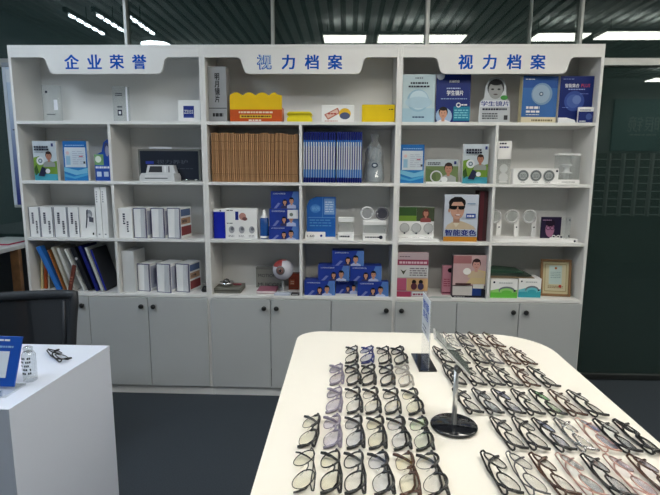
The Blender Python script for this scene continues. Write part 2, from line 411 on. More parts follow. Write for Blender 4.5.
INK = pm(35, 40, 60); WH = pm(225, 228, 230); NAVY = pm(25, 45, 130); SKIN = pm(200, 150, 125); HAIR = pm(25, 22, 24)

# --- top row (resting on the first shelf)
xc, w, h, z = spot(42, 59, 85, 0, .18)
t = empty('acrylic_award', (xc, .2, z)); tag(t, 'clear acrylic award block standing in the far left of the top shelf', 'award')
MB().box(-w/2, w/2, -.02, .02, .012, h, ACRYL2, .004).build('plate', t); MB().box(-w/2-.008, w/2+.008, -.03, .03, 0, .012, ACRYL, .003).build('base', t)
b = MB(); P = Print(b, -w/2, w/2, 0, h, -.0205); P.circ(.3, .82, .07, INK).rect(.25, .22, .75, .25, G(110, 115, 118)); b.build('engraving', t); b = MB(); Print(b, -w/2, w/2, 0, h, -.0205).rect(.7, .35, .92, .62, G(235, 238, 245)); b.build('painted_highlight', t)  # the pale patch is a highlight painted on the acrylic
xc, w, h, z = spot(112, 128, 86, 0, .12)
t = empty('acrylic_award', (xc, .14, z)); tag(t, 'clear acrylic award plaque with small dark engraving, right of the taller clear block', 'award')
MB().box(-w/2, w/2, -.012, .012, .010, h, ACRYL2, .003).build('plate', t); MB().box(-w/2-.006, w/2+.006, -.03, .03, 0, .010, ACRYL, .003).build('base', t)
b = MB(); P = Print(b, -w/2, w/2, 0, h, -.0125); P.lines(.2, .74, .62, .84, 2, INK).lines(.3, .42, .6, .5, 1, INK).rect(.3, .2, .58, .36, INK).rect(.37, .24, .51, .32, WH).rect(.86, .05, .97, .98, G(240, 242, 248)); b.build('engraving', t)  # bright strip along the right edge is a painted edge highlight
card('logo_card', 178, 200, 100.5, 0, .06, .05, PAPER, 'white card box with a navy square logo, right end of the left top shelf', 'box',
     lambda P: P.rect(.24, .18, .72, .74, NAVY).rect(.24, .18, .72, .23, G(80, 100, 170)).text('ZEISS', .48, .46, .17, WH, w=.42), lean=3)
def f(P):
    P.rect(0, .245, 1, .26, G(60, 62, 64)).text('明月镜片', .5, .62, .52, G(25, 25, 28), w=.26, vert=True, bold=.03)
    P.lines(.22, .1, .8, .17, 1, G(40, 40, 42), .9, .12).rect(0, 0, 1, .015, G(20, 20, 20))
card('lens_box', 207.3, 226.5, 66.5, 0, .05, .09, mat('silver_grey_card', srgb(150, 152, 154), .4), 'tall silver grey box with vertical black characters on the top shelf', 'box', f)
def f(P):
    P.rect(0, 0, 1, .62, G(196, 84, 34)).lines(.17, .44, .82, .53, 1, G(235, 215, 190), .9, .05)
    P.rect(.19, .20, .80, .36, G(225, 190, 60)).lines(.22, .24, .78, .33, 1, G(110, 70, 30), .9, .04).lines(.36, .06, .6, .13, 1, G(235, 225, 210), .9, .05)
xc, w, h, z = spot(230, 282, 107, 0, .05)
b = MB(); hu = spot(230, 282, 91, 0, .05)[2]
pts = [(-w/2, 0), (w/2, 0)]
for k in range(33):
    q = 1-k/32; pts.append((-w/2+w*q, hu*(.86+.10*abs(math.sin(q*math.pi*4))*(1 if q < .9 else .4))))
b.prism(pts, -.10, -.094, pm(232, 190, 25)); b.box(-w/2, w/2, -.094, 0, 0, h, pm(196, 84, 34), .001)
f(Print(b, -w/2, w/2, 0, hu*.78*.85, -.10))
tag(b.build('display_box', None, (xc, .15, z)), 'orange and yellow display box with a wavy yellow back, on the middle top shelf', 'box')
xc, w, h, z = spot(287, 312, 111.5, 0, .04)
t = empty('glasses_case', (xc, .08, z)); tag(t, 'small rounded bright yellow glasses case between two yellow and white boxes', 'glasses case')
YEL = mat('yellow_plastic', srgb(232, 214, 20), .35)
def sq(w, h, r, n=6):
    o = []
    for (cx, cy, a0) in ((w/2-r, r, -90), (w/2-r, h-r, 0), (-w/2+r, h-r, 90), (-w/2+r, r, 180)):
        for k in range(n+1): a = R(a0+90*k/n); o.append((cx+r*math.cos(a), cy+r*math.sin(a)))
    return o
MB().prism(sq(w, h*.5, .012), -.04, .03, YEL).build('case_bottom', t)
MB().prism([(x, z_+h*.48) for x, z_ in sq(w, h*.52, .02)], -.04, .03, YEL).build('case_lid', t)
card('printed_card', 321.5, 354, 105, 0, .05, .03, PAPER, 'white box with a red brown stamped sign print, on the middle top shelf', 'box',
     lambda P: P.poly([(.08, .45), (.5, .85), (.58, .55), (.2, .15)], G(190, 120, 105)).poly([(.14, .45), (.48, .76), (.52, .56), (.2, .24)], G(225, 190, 175)).lines(.2, .46, .46, .56, 1, G(170, 60, 50), .8, .06).ell(.72, .5, .18, .32, G(225, 180, 40)).ell(.72, .38, .16, .2, G(80, 90, 120)).lines(.1, .06, .5, .14, 1, G(200, 130, 110)), bev=.002)
card('yellow_box', 362, 395, 104.5, 0, .04, .06, pm(228, 196, 15), 'plain bright yellow box at the right end of the middle top shelf', 'box',
     lambda P: P.rect(.0, .0, 1, .03, G(160, 135, 10)).lines(.82, .7, .96, .82, 1, G(70, 60, 20)), bev=.002)
def f(P):
    P.rect(0, 0, 1, 1, G(185, 205, 212)).rect(0, 0, 1, .3, G(165, 196, 212)).circ(.48, .46, .34, G(150, 185, 205)).circ(.5, .47, .29, G(192, 214, 224)).ell(.5, .42, .42, .12, G(172, 200, 215))
    P.lines(.38, .91, .62, .935, 1, G(90, 100, 115), .9).lines(.24, .80, .78, .84, 1, INK, .9, .07).lines(.18, .73, .82, .77, 1, INK, .9, .07).lines(.32, .1, .68, .135, 1, G(70, 90, 120), .9)
card('lens_brochure', 402.5, 435, 74, 0, .06, .012, PAPER, 'pale blue grey brochure with a large round lens, leftmost on the right top shelf', 'brochure', f, lean=2)
def f(P):
    P.rect(0, 0, 1, 1, G(22, 42, 112)).circ(.12, .97, .12, G(200, 205, 215)).text('近视防控', .52, .855, .05, WH, bold=.03).text('学生镜片', .55, .62, .10, WH, w=.48, bold=.04).lines(.3, .70, .7, .73, 1, G(170, 190, 225), .8, .05)
    P.rect(.52, .05, 1, .34, G(30, 120, 150)).lines(.55, .1, .95, .3, 4, G(120, 190, 205), .5, .09).ring(.66, .37, .07, .4, WH).lines(.14, .49, .9, .52, 1, G(150, 175, 215), .5).lines(.74, .36, .92, .4, 1, WH, .7)
    P.circ(.24, .14, .24, G(150, 175, 205)).person(.22, .20, .13, HAIR, SKIN, G(220, 220, 225))
card('lens_brochure', 436, 470.5, 74, 0, .07, .012, PAPER, 'dark blue brochure with white characters and a boy in the lower left corner', 'brochure', f, lean=2)
# boy standee
xc, w, h, z = spot(481, 512.5, 76, 0, .06)
out = [(-w/2, 0), (w/2, 0), (w/2, h*.42), (w*.36, h*.56), (w*.34, h*.80), (w*.2, h*.97), (0, h), (-w*.2, h*.97), (-w*.33, h*.8), (-w*.34, h*.56), (-w/2, h*.46)]
b = MB(); b.prism(out, -.006, 0, pm(190, 195, 200)); P = Print(b, -w/2, w/2, 0, h, -.006)
P.ell(.5, .77, .27, .19, G(60, 62, 66)).ell(.5, .72, .23, .19, G(150, 152, 152)).ell(.5, .885, .2, .06, G(45, 46, 50)).ell(.4, .74, .05, .018, G(50, 50, 54)).ell(.6, .74, .05, .018, G(50, 50, 54)).ell(.5, .63, .07, .015, G(90, 80, 82)).ell(.78, .56, .12, .05, G(70, 140, 70))
P.rect(.02, .36, .98, .50, G(215, 218, 226)).text('学生镜片', .5, .43, .105, NAVY, w=.9, bold=.03).lines(.1, .29, .9, .34, 1, G(40, 42, 60), .8).lines(.1, .1, .6, .25, 3, G(80, 84, 90), .5).rect(.8, .08, .92, .18, G(60, 62, 66))
o = b.build('standee', None, (xc, .10, z)); tag(o, 'grey cut-out standee of a smiling boy with glasses on the right top shelf', 'standee')
MB().prism([(-.01, 0), (.01, 0), (.01, h*.4), (-.01, h*.55)], .0, .04, PAPER).build('easel', o)
def f(P):
    P.rect(0, 0, 1, 1, G(60, 105, 165)).rect(0, .75, 1, 1, G(45, 85, 150)).rect(0, .0, 1, .13, G(215, 205, 175)).lines(.3, .04, .9, .09, 1, G(120, 110, 80), .8)
    P.circ(.55, .62, .30, G(120, 150, 180)).circ(.53, .62, .25, G(150, 172, 192)).circ(.53, .62, .06, G(80, 100, 125)).circ(.53, .62, .03, G(190, 200, 205)).lines(.06, .92, .32, .95, 1, WH)
    P.lines(.12, .30, .5, .36, 1, WH, .9, .09).lines(.12, .22, .52, .27, 1, WH, .9, .09).lines(.12, .17, .5, .19, 1, WH, .8)
card('lens_box', 521, 557, 76, 0, .05, .05, pm(196, 186, 150), 'steel blue box with a tilted round lens and a cream foot band', 'box', f, rz=4)
def f(P):
    P.rect(0, 0, 1, 1, G(24, 40, 105)).text('智能集合', .36, .80, .08, WH, w=.42, bold=.02).text('PLUS', .76, .80, .07, G(200, 70, 80), w=.26).lines(.25, .71, .75, .735, 1, G(140, 160, 210), .8).lines(.08, .93, .42, .95, 1, G(150, 170, 215))
    P.circ(.45, .47, .30, G(52, 76, 145)).circ(.42, .47, .2, G(72, 96, 160)).circ(.52, .5, .13, G(100, 122, 178)).lines(.6, .62, .85, .64, 1, G(120, 140, 200)).lines(.1, .33, .3, .35, 1, G(120, 140, 200))
    P.poly([(0, 0), (.55, 0), (.5, .07), (.25, .12), (0, .12)], WH)
card('lens_brochure', 559, 594, 76, 0, .06, .04, PAPER, 'dark navy box with white and red characters at the right end of the top shelf', 'box', f)
card('small_card', 578, 594, 107, 0, .03, .012, PAPER, 'small navy card with a white top, standing before the navy box', 'card',
     lambda P: P.rect(.02, .02, .98, .72, G(30, 45, 110)).ell(.7, .4, .2, .2, G(70, 90, 150)).lines(.1, .78, .8, .9, 1, G(90, 100, 130)).lines(.1, .08, .5, .2, 1, WH))

# --- second row
def girl(P):
    P.rect(0, 0, 1, 1, G(195, 205, 212)).rect(0, .0, 1, .18, G(70, 155, 175)).poly([(0, .18), (.0, .58), (.25, .62), (.5, .42), (1, .5), (1, .16)], G(115, 150, 60))
    P.poly([(0, .3), (.12, .4), (.2, .2), (.05, .12)], G(55, 85, 40)).circ(.3, .5, .17, G(215, 220, 222)).circ(.3, .5, .09, G(90, 110, 130)).circ(.3, .5, .05, G(200, 210, 215))
    P.person(.68, .62, .135, G(60, 42, 38), G(175, 125, 105), G(150, 155, 150)).poly([(.2, .12), (.45, .1), (.6, .28), (.38, .36)], G(40, 44, 70)).ell(.62, .24, .1, .06, WH)
    P.lines(.1, .76, .72, .89, 2, INK, .75, .07).lines(.1, .71, .5, .73, 1, G(110, 115, 120)).rect(.84, .86, .93, .94, G(40, 50, 110))
def wave(P):
    P.rect(0, 0, 1, 1, G(35, 105, 175)).rect(.06, .32, .94, .84, G(205, 215, 222)).lines(.1, .88, .9, .91, 1, G(150, 185, 225), .8).rect(0, .0, 1, .34, G(40, 120, 185)).poly([(0, .34), (.3, .30), (.6, .26), (1, .33), (1, .2), (.5, .14), (0, .24)], G(120, 185, 215))
    P.poly([(0, .18), (.4, .1), (1, .2), (1, .14), (.45, .05), (0, .1)], G(80, 160, 205)).rect(.12, .4, .3, .62, G(150, 190, 215)).circ(.2, .7, .07, G(220, 190, 190)).lines(.4, .42, .88, .78, 7, G(165, 170, 190), .25, .2).rect(.68, .6, .84, .63, G(200, 110, 130)).rect(.85, .43, .93, .49, G(70, 70, 80))
def bay(P):
    pass
card('brochure_box', 33.5, 57.5, 141, 1, .06, .025, PAPER, 'brochure box with a woman on green, leftmost in the left bookcase second row', 'box', girl, rz=-3)
card('brochure_box', 63.5, 88, 141, 1, .06, .025, PAPER, 'blue framed white brochure box with waves along its foot, left bookcase', 'box', wave, rz=-3)
xc, w, h, z = spot(92, 107.5, 147, 1, .05)
b = MB(); hu = spot(92, 107.5, 139, 1, .05)[2]; w2 = w*1.25
b.prism([(-w/2, 0), (w2-w/2, 0), (w2-w/2, hu*.9), (w*.42, hu), (w*.15, hu*.93), (0, hu*.7), (-w/2, hu*.62)], -.006, 0, pm(40, 80, 165))
P = Print(b, -w/2, w/2, 0, hu, -.006); P.rect(.0, .38, .6, .64, G(120, 165, 110)).ell(.25, .52, .2, .08, G(220, 230, 215)).rect(0, .28, 1, .38, G(60, 100, 185)).lines(.05, .3, .95, .36, 1, WH, .8, .1).rect(.12, .1, .42, .22, G(190, 205, 225)).rect(.58, .1, .88, .22, G(190, 205, 225)).ell(.85, .78, .15, .15, G(70, 75, 110)).ell(.88, .72, .12, .13, G(150, 150, 175))
tag(b.build('standee', None, (xc, .09, z)), 'blue cut-out standee with a person, tucked behind the divider of the left bookcase', 'standee')
def f(P):
    P.rect(.03, .04, .97, .94, G(42, 48, 62)).rect(.04, .05, .96, .93, G(34, 40, 52)).rect(.12, .53, .25, .62, G(45, 60, 150)).text('视力养护', .55, .6, .13, G(82, 88, 100), w=.5).lines(.5, .38, .88, .42, 1, G(70, 76, 88))
xc, w, h, z = spot(138.5, 202, 149, 1, .16)
card('display_board', 138.5, 200.5, 149, 1, .16, .03, mat('board_rim', srgb(105, 106, 100), .4), 'wide dark slate board with faint grey characters behind a small instrument', 'board', f, bev=.002)
xc, w, h, z = spot(140, 175, 165, 1, .04)
t = empty('lens_meter', (xc, .09, z)); tag(t, 'low light grey optical instrument standing in front of the dark slate board', 'instrument')
GREYP = mat('light_grey_plastic', (.62, .63, .64), .35)
MB().prism([(-w/2, 0), (w/2, 0), (w/2, h*.3), (w*.46, h*.5), (-w*.44, h*.5), (-w/2, h*.3)], -.06, .06, GREYP).build('base', t)
MB().prism([(-w*.42, h*.5), (w*.44, h*.5), (w*.38, h), (-w*.36, h)], .0, .05, GREYP).build('display_hood', t)
b = MB(); P = Print(b, -w*.34, w*.3, h*.55, h*.93, -.001); P.poly([(.0, 0), (.62, 0), (.62, 1), (.08, 1)], G(60, 62, 66)).rect(.72, 0, .8, 1, G(230, 230, 230)).rect(.9, 0, .96, 1, G(120, 120, 124)); b.build('screen', t)
b = MB(); P = Print(b, -w*.5, w*.5, 0, h*.5, -.0605); P.rect(.15, .3, .8, .42, G(110, 112, 116)).rect(.15, .6, .8, .68, G(235, 235, 235)); b.build('slot', t)
a = at(148, 151, .15); c = at(170, 149, .15)
tag(MB().box(-(c.x-a.x)/2, (c.x-a.x)/2, -.008, .008, 0, .012, pm(235, 238, 245), .003).build('white_rod', None, ((a.x+c.x)/2, .175, S[1]+.0102+spot(138.5, 200.5, 149, 1, .16)[2]+.0003)), 'short bright white rod lying on the top edge of the dark slate board', 'rod')
for u, wd, l in ((185.5, .022, 'left'), (195, .04, 'right')):
    p = at(u, 180, .04)
    b = MB().box(-wd, wd, -.012, .012, 0, .006, CHROME, .002).lathe([(.008, .006), (.010, .012), (.004, .016)], CHROME, 12)
    tag(b.build('metal_tool', None, (p.x, .06, S[1]+.0102)), l+' one of two small silver metal tools before the dark board', 'tool', 'silver tools before the board')
# brown file boxes
K = [mat('kraft_card_%d' % i, srgb(*c), .7, var=.12, scale=40) for i, c in enumerate([(170, 128, 88), (156, 116, 78), (180, 138, 98)])]
xa, xb = at(211.2, 158, .03).x, at(298, 158, .03).x; N = 44; st = (xb-xa)/N
top = spot(210, 299, 132.5, 1, .03)[2]
protos = []
for i in range(N):
    hh = top*(1-.03*random.random()-(.02 if i > 38 else 0)); kk = i % 3
    if i < 3:
        b = MB(); b.box(-st*.38, st*.38, 0, .22, 0, top*.99, K[kk], .0018)
        P = Print(b, -st*.36, st*.36, 0, top*.99, 0); P.rect(.1, .16, .9, .17, pm(95, 60, 36)).rect(.1, .82, .9, .83, pm(95, 60, 36)).rect(.0, .64, .9, .645, pm(110, 74, 46))
        o = b.build('file_box'); protos.append(o)
    else: o = protos[kk].copy(); COL.objects.link(o)
    o.location = (xa+st*(i+.5), .03+random.uniform(0, .012), S[1]+.0102); o.scale.z = hh/(top*.99)
    o.rotation_euler = (0, R(random.uniform(-.25, .25)), 0)
    tag(o, 'narrow kraft brown file box upright in the packed brown row', 'file box', 'kraft file boxes in the middle bookcase')
# blue and white folders
DB = pm(20, 30, 102); MBL = pm(34, 100, 178); LW = pm(205, 208, 225)
for (u0, u1, vt, N, wh) in ((303.3, 335.8, 131.8, 13, 'left'), (336.6, 362.2, 131.8, 11, 'right')):
    xa, xb = at(u0, 158, .03).x, at(u1, 158, .03).x; st = (xb-xa)/N; top = spot(u0, u1, vt, 1, .03)[2]
    b = MB(); b.box(-st*.42, st*.42, 0, .21, 0, top, DB, .0012); P = Print(b, -st*.42, st*.42, 0, top, 0)
    P.rect(0, .10, 1, .26, MBL).rect(0, .26, .72, .72, pm(140, 150, 200)).rect(0, .72, 1, .84, MBL).rect(0, .26, .42, .8, WH).rect(0, .1, .35, .26, G(150, 180, 215)).lines(.48, .45, .75, .7, 5, G(120, 120, 160), .5, .2)
    pr = b.build('picture_book')
    for i in range(N):
        o = pr if i == 0 else pr.copy()
        if i: COL.objects.link(o)
        o.location = (xa+st*(i+.5), .03+random.uniform(0, .004), S[1]+.0102)
        tag(o, 'slim blue and white book in the %s run of the blue row' % wh, 'book', 'blue and white books, %s run' % wh)
# plastic bag with a soft figure
xc, w, h, z = spot(364, 383, 134, 1, .06)
t = empty('wrapped_soft_toy', (xc+.009, .13, z)); tag(t, 'pale grey soft toy wrapped in a crumpled clear plastic bag', 'soft toy')
GREYT = mat('pale_grey_plush', srgb(165, 175, 182), .9, var=.12, scale=60, bump=.4)
b = MB(); prof = [(.0, 0), (.050, .005), (.056, .05), (.050, .11), (.032, .14)]
b.lathe([(r, q) for r, q in prof], GREYT, 16); b.build('body', t)
MB().lathe([(.02, .135), (.04, .15), (.046, .18), (.036, .21), (.01, .225)], GREYT, 16).build('head', t)
for s in (-1, 1): MB().lathe([(.004, .20), (.014, .215), (.012, .235), (.003, .245)], GREYT, 10, (s*.028, 0, 0)).build('ear', t)
BAG = glassy('crumpled_clear_bag', (.90, .92, .92), boost=2.0, rough=.12, diffuse=(.75, .78, .8), dif=.22)
b = MB(); rings = [(.058, .0), (.062, .03), (.061, .08), (.056, .15), (.056, .19), (.046, .23), (.02, .262), (.028, h)]
n = 20; vs = []; rnd = random.Random(3)
for r, q in rings:
    for i in range(n): a = 2*math.pi*i/n; rr = r*(1+.12*rnd.uniform(-1, 1)); vs.append((rr*math.cos(a), rr*math.sin(a), q+(.006*rnd.uniform(-1, 1) if q > 0 else 0)))
fs = [(k*n+i, k*n+(i+1) % n, (k+1)*n+(i+1) % n, (k+1)*n+i) for k in range(len(rings)-1) for i in range(n)]
b.add(vs, fs, BAG).build('bag', t)
b = MB(); P = Print(b, -.02, .02, .09, .13, -.061); P.ell(.5, .5, .5, .4, G(60, 75, 95)).ell(.5, .5, .3, .2, G(190, 200, 205)); b.build('badge', t)

card('brochure_box', 400.5, 424, 144.5, 1, .07, .02, PAPER, 'blue framed white brochure with teal waves, right bookcase second row', 'box', wave, rz=0)
def f(P):
    P.rect(0, 0, 1, 1, G(180, 190, 195)).rect(0, .0, 1, .72, G(110, 128, 85)).poly([(0, .0), (.35, .0), (.3, .5), (0, .65)], G(95, 115, 75)).lines(.06, .78, .45, .9, 2, INK, .6, .06)
    P.person(.7, .62, .13, G(55, 42, 40), G(175, 128, 108), G(160, 165, 165)).ring(.33, .28, .19, .22, G(205, 208, 210)).ell(.58, .16, .1, .12, WH).rect(.86, .8, .93, .93, G(40, 50, 110))
card('picture_card', 425.5, 458, 159.5, 1, .08, .012, PAPER, 'low landscape card of a woman and greenery, between two upright brochures', 'card', f)
xc, w, h, z = spot(426, 461, 180.5, 1, .03)
tag(MB().box(-w/2, w/2, 0, .03, 0, .010, PAPER, .002).build('label_strip', None, (xc, .015, z)), 'thin white strip lying in front of the landscape card', 'strip')
card('brochure_box', 463, 488, 144, 1, .06, .025, PAPER, 'white brochure box of a woman with green leaves, right bookcase by the divider', 'box', girl)
# clear stand with white card
xc, w, h, z = spot(497.5, 511, 141, 1, .08)
t = empty('card_stand', (xc, .1, z)); tag(t, 'clear stand with a white lettered card on top, left of three round lenses', 'stand')
MB().box(-w/2, w/2, -.015, .015, 0, h*.58, ACRYL2, .002).build('clear_box', t)
b = MB().box(-w/2, w/2, -.016, -.010, h*.58, h, PAPER); P = Print(b, -w/2, w/2, h*.58, h, -.016); P.lines(.1, .82, .6, .92, 1, INK, .8, .12).lines(.1, .62, .8, .72, 1, NAVY, .8, .12); b.build('card', t)
b = MB(); P = Print(b, -w/2, w/2, 0, h*.58, -.0155); P.ell(.5, .62, .3, .18, G(200, 205, 205)).ell(.5, .25, .35, .2, G(205, 208, 208)).rect(.2, .04, .8, .1, G(220, 220, 220)); b.build('lens_sample', t)
def f(P):
    for k, u in enumerate((.22, .5, .78)):
        P.circ(u, .54, .125, G(140, 145, 145)).circ(u, .54, .105, G(95, 100, 102)).circ(u, .54, .085, G(165, 170, 170)).lines(u-.06, .42, u+.06, .66, 3, G(90, 95, 98), .4, .05).lines(u-.05, .1, u+.05, .15, 1, G(150, 150, 150), .8, .03)
    P.rect(.925, .78, .965, .9, INK)
card('lens_sample_box', 513, 558.5, 168.5, 1, .04, .05, PAPER, 'long white box with three round grey lens windows', 'box', f, bev=.002)
xc, w, h, z = spot(559.5, 581, 153.5, 1, .05)
t = empty('lens_display_case', (xc, .1, z)); tag(t, 'clear box showing a white stacked lens holder, far right of second row', 'display case')
MB().box(-w/2-.004, w/2+.004, -.04, .04, 0, .028, PAPER, .002).build('base', t)
MB().box(-w/2, w/2, -.035, .035, .0285, h-.012, ACRYL2, .002).build('clear_cover', t)
MB().box(-w/2-.004, w/2+.004, -.04, .04, h-.0115, h, PAPER, .002).build('lid', t)
b = MB(); P = Print(b, -w/2-.004, w/2+.004, 0, .028, -.0402); P.lines(.2, .4, .8, .6, 1, G(120, 120, 125), .8, .05); b.build('label', t)
MB().lathe([(.02, .03), (.018, .06), (.035, .064), (.035, .072), (.018, .076), (.015, .11), (.03, .114), (.03, .122), (.006, .125)], mat('white_plastic', (.75, .76, .76), .3), 20, (0, .0, 0)).build('holder', t)

# --- third row
def wb(P):
    P.rect(.0, .0, .06, 1, G(120, 124, 140)).rect(.94, 0, 1, 1, G(120, 124, 140)).lines(.28, .45, .46, .84, 6, G(40, 44, 66), .7, .18).lines(.62, .12, .78, .56, 8, G(60, 60, 75), .65, .18)
for i, (a, c) in enumerate(((29.3, 40), (40.3, 53.2), (54, 67.5), (68, 79.6))):
    card('white_box', a, c, 207.2, 2, .03, .20, PAPER, ('leftmost', 'second', 'third', 'fourth')[i]+' of four white lettered boxes in the left compartment, third row', 'box', wb, 'white lettered boxes, left compartment', rz=0)
def f(P):
    P.ell(.62, .78, .2, .14, G(150, 152, 158)).ell(.62, .72, .12, .08, G(190, 190, 194)).poly([(.45, .9), (.55, .95), (.5, .6), (.4, .3), (.34, .32), (.42, .62)], G(60, 62, 72)).poly([(.6, .7), (.9, .66), (.88, .5), (.6, .52)], G(90, 92, 104)).rect(.78, .08, .88, .16, G(15, 15, 18))
card('white_box', 80.3, 95.5, 207.4, 2, .04, .19, PAPER, 'wider white box with a grey spiral print, beside two tall white books', 'box', f)
for i, (a, c) in enumerate(((95.8, 101.2), (101.8, 107.4))):
    card('white_book', a, c, 187, 2, .03, .20, PAPER, ('left', 'right')[i]+' one of two tall white books against the divider', 'book',
         lambda P: P.lines(.25, .7, .45, .94, 5, G(120, 122, 135), .5, .15).lines(.3, .05, .6, .09, 1, G(120, 122, 135), .7), 'tall white books')
zz = S[2]+.0102+spot(95.8, 101.2, 187, 2, .03)[2]; p = at(104.5, 187, .04)
def wbb(P): P.rect(0, 0, 1, .02, DB).rect(0, .98, 1, 1, DB).rect(0, 0, .035, 1, DB).rect(.965, 0, 1, 1, DB).poly([(.55, .03), (.93, .03), (.93, .97), (.62, .97)], G(205, 207, 210))
card('white_box', 118.3, 132.2, 208, 2, .03, .19, PAPER, 'leftmost white box with vertical black lettering, second compartment third row', 'box',
     lambda P: P.lines(.34, .46, .5, .84, 5, INK, .7, .16).lines(.6, .2, .74, .58, 5, G(70, 70, 85), .65, .16))
def wside(b, w, d, h, cols):               # printing on the right side of a box
    for (y0, y1, z0, z1, m) in cols: b.add([(w/2+.0006, -d+y0*d, z0*h), (w/2+.0006, -d+y1*d, z0*h), (w/2+.0006, -d+y1*d, z1*h), (w/2+.0006, -d+y0*d, z1*h)], [(0, 1, 2, 3)], m)
def edged(u0, u1, vt, lvl, Y, rz, label, group, d=.16, colour=False):
    xc, w, h, z = spot(u0, u1, vt, lvl, Y); b = MB(); b.box(-w/2, w/2, -d, 0, 0, h, PAPER, .001); wbb(Print(b, -w/2, w/2, 0, h, -d))
    b.add([(-w/2, -d, h+.0006), (w/2, -d, h+.0006), (w/2, -d+.006, h+.0006), (-w/2, -d+.006, h+.0006)], [(0, 1, 2, 3)], DB)
    c = [(0, .05, 0, 1, DB)]+([(.1, .9, .72, .95, G(90, 110, 150)), (.1, .9, .45, .66, G(190, 150, 120)), (.15, .6, .5, .6, G(60, 50, 60)), (.1, .95, .08, .38, G(140, 60, 60))] if colour else [(.1, .9, .1, .9, G(175, 178, 196)), (.3, .7, .2, .8, G(150, 154, 185))])
    wside(b, w, d, h, c)
    M = Matrix.Rotation(R(rz), 4, 'Z'); off = M @ Vector((0, d, 0))
    o = b.build('white_box', None, (xc+off.x, Y+off.y, z), (0, 0, R(rz))); return tag(o, label, 'box', group)
for i, (a, c) in enumerate(((133.4, 146.5), (151, 164.5), (167.2, 180.3))):
    edged(a, c, 208.2, 2, .03, -9, ('first', 'second', 'last')[i]+' blank white box with navy edges in the third row, counted from the lettered one', 'navy edged white boxes, third row', colour=(i == 2))
for i, (a, c, Y) in enumerate(((137, 150, .06), (156, 171, .03), (175.5, 189.5, .05))):
    edged(a, c, 264, 3, Y+.01, -12, ('left', 'middle', 'right')[i]+' one of three white boxes with navy edges standing above the cabinet doors', 'navy edged white boxes, bottom row', colour=(i == 2))
card('white_box', 121.5, 134.5, 251, 3, .04, .18, pm(200, 202, 202), 'plain taller white box in the corner left of three navy edged boxes', 'box', None)
# middle bookcase, third row
xc, w, h, z = spot(213.5, 225, 209, 2, .05)
b = MB(); b.box(-w/2, w/2, -.04, 0, 0, h*.9, pm(28, 44, 165), .002); b.box(-w/2, w/2, -.04, 0, h*.9, h, PAPER, .002); P = Print(b, -w/2, w/2, 0, h, -.04); P.circ(.62, .94, .07, INK).rect(.05, .02, .95, .88, G(26, 40, 170))
tag(b.build('lens_care_box', None, (xc, .09, z)), 'narrow royal blue box with a white top', 'box')
def f(P):
    P.lines(.05, .92, .25, .95, 1, INK, .9, .08).rect(.32, .62, .42, .9, NAVY).ell(.55, .74, .11, .12, G(190, 140, 130)).ell(.62, .66, .08, .06, G(120, 80, 80)).lines(.05, .5, .25, .53, 1, INK, .8, .08)
    for u in (.2, .52, .84): P.ell(u, .3, .09, .12, G(170, 172, 178)).ell(u+.02, .33, .05, .06, G(110, 112, 120)).lines(u-.1, .06, u+.08, .14, 2, G(150, 150, 155), .5, .06)
card('instruction_box', 225.3, 257, 208.5, 2, .05, .05, PAPER, 'white box printed with small grey usage pictures beside the royal blue box', 'box', f)
xc, w, h, z = spot(259.2, 268, 210, 2, .04)
t = empty('care_solution_bottle', (xc, .07, z)); tag(t, 'blue lens solution bottle with a white pointed cap', 'bottle'); r = w/2
MB().lathe([(r*.9, 0), (r, .008), (r, h*.68), (r*.8, h*.72)], mat('blue_bottle', srgb(30, 80, 150), .25), 20).build('body', t)
MB().lathe([(r*.8, h*.72), (r*.75, h*.76), (r*.42, h*.80), (r*.36, h*.96), (r*.2, h)], PAPER, 16).build('cap', t)
MB().lathe([(r*1.01, h*.03), (r*1.015, h*.10)], PAPER, 20).build('foot_label', t)
def couple(P):
    P.rect(0, 0, 1, 1, G(38, 62, 150)).poly([(.62, 0), (1, 0), (1, 1), (.8, 1)], G(88, 128, 195)).poly([(.1, .0), (.26, .34), (.34, .30), (.2, 0)], G(120, 130, 190))
    P.text('近视防控眼镜', .30, .86, .09, G(215, 222, 240), w=.44).person(.5, .38, .07, HAIR, SKIN, G(60, 60, 100), longhair=True).person(.74, .46, .085, HAIR, SKIN, G(185, 195, 225)).rect(.92, .82, .97, .92, G(90, 120, 190))
rest = S[2]+.0102
hs = [spot(269, 299, v, 2, .05)[2] for v in (226, 208.5, 191)]
card('blue_box', 269, 299, 226, 2, .04, .08, pm(34, 56, 140), 'blue box with a couple, bottom of the stack of three', 'box', couple, 'blue boxes stacked in the middle bookcase', h=hs[0]-.001)
card('blue_box', 269.5, 299, 208.5, 2, .05, .08, pm(34, 56, 140), 'blue box with a couple and a white tag, middle of the stack of three', 'box', lambda P: (couple(P), P.rect(.62, .45, .98, .95, WH), P.ell(.75, .68, .06, .1, G(120, 130, 120))), 'blue boxes stacked in the middle bookcase', z=rest+hs[0]-.0005, h=hs[1]-hs[0]-.001)
card('blue_box', 271, 299, 191, 2, .06, .08, pm(34, 56, 140), 'blue box with a couple, topmost of the stack of three', 'box', couple, 'blue boxes stacked in the middle bookcase', z=rest+hs[1]-.001, h=hs[2]-hs[1]-.001)
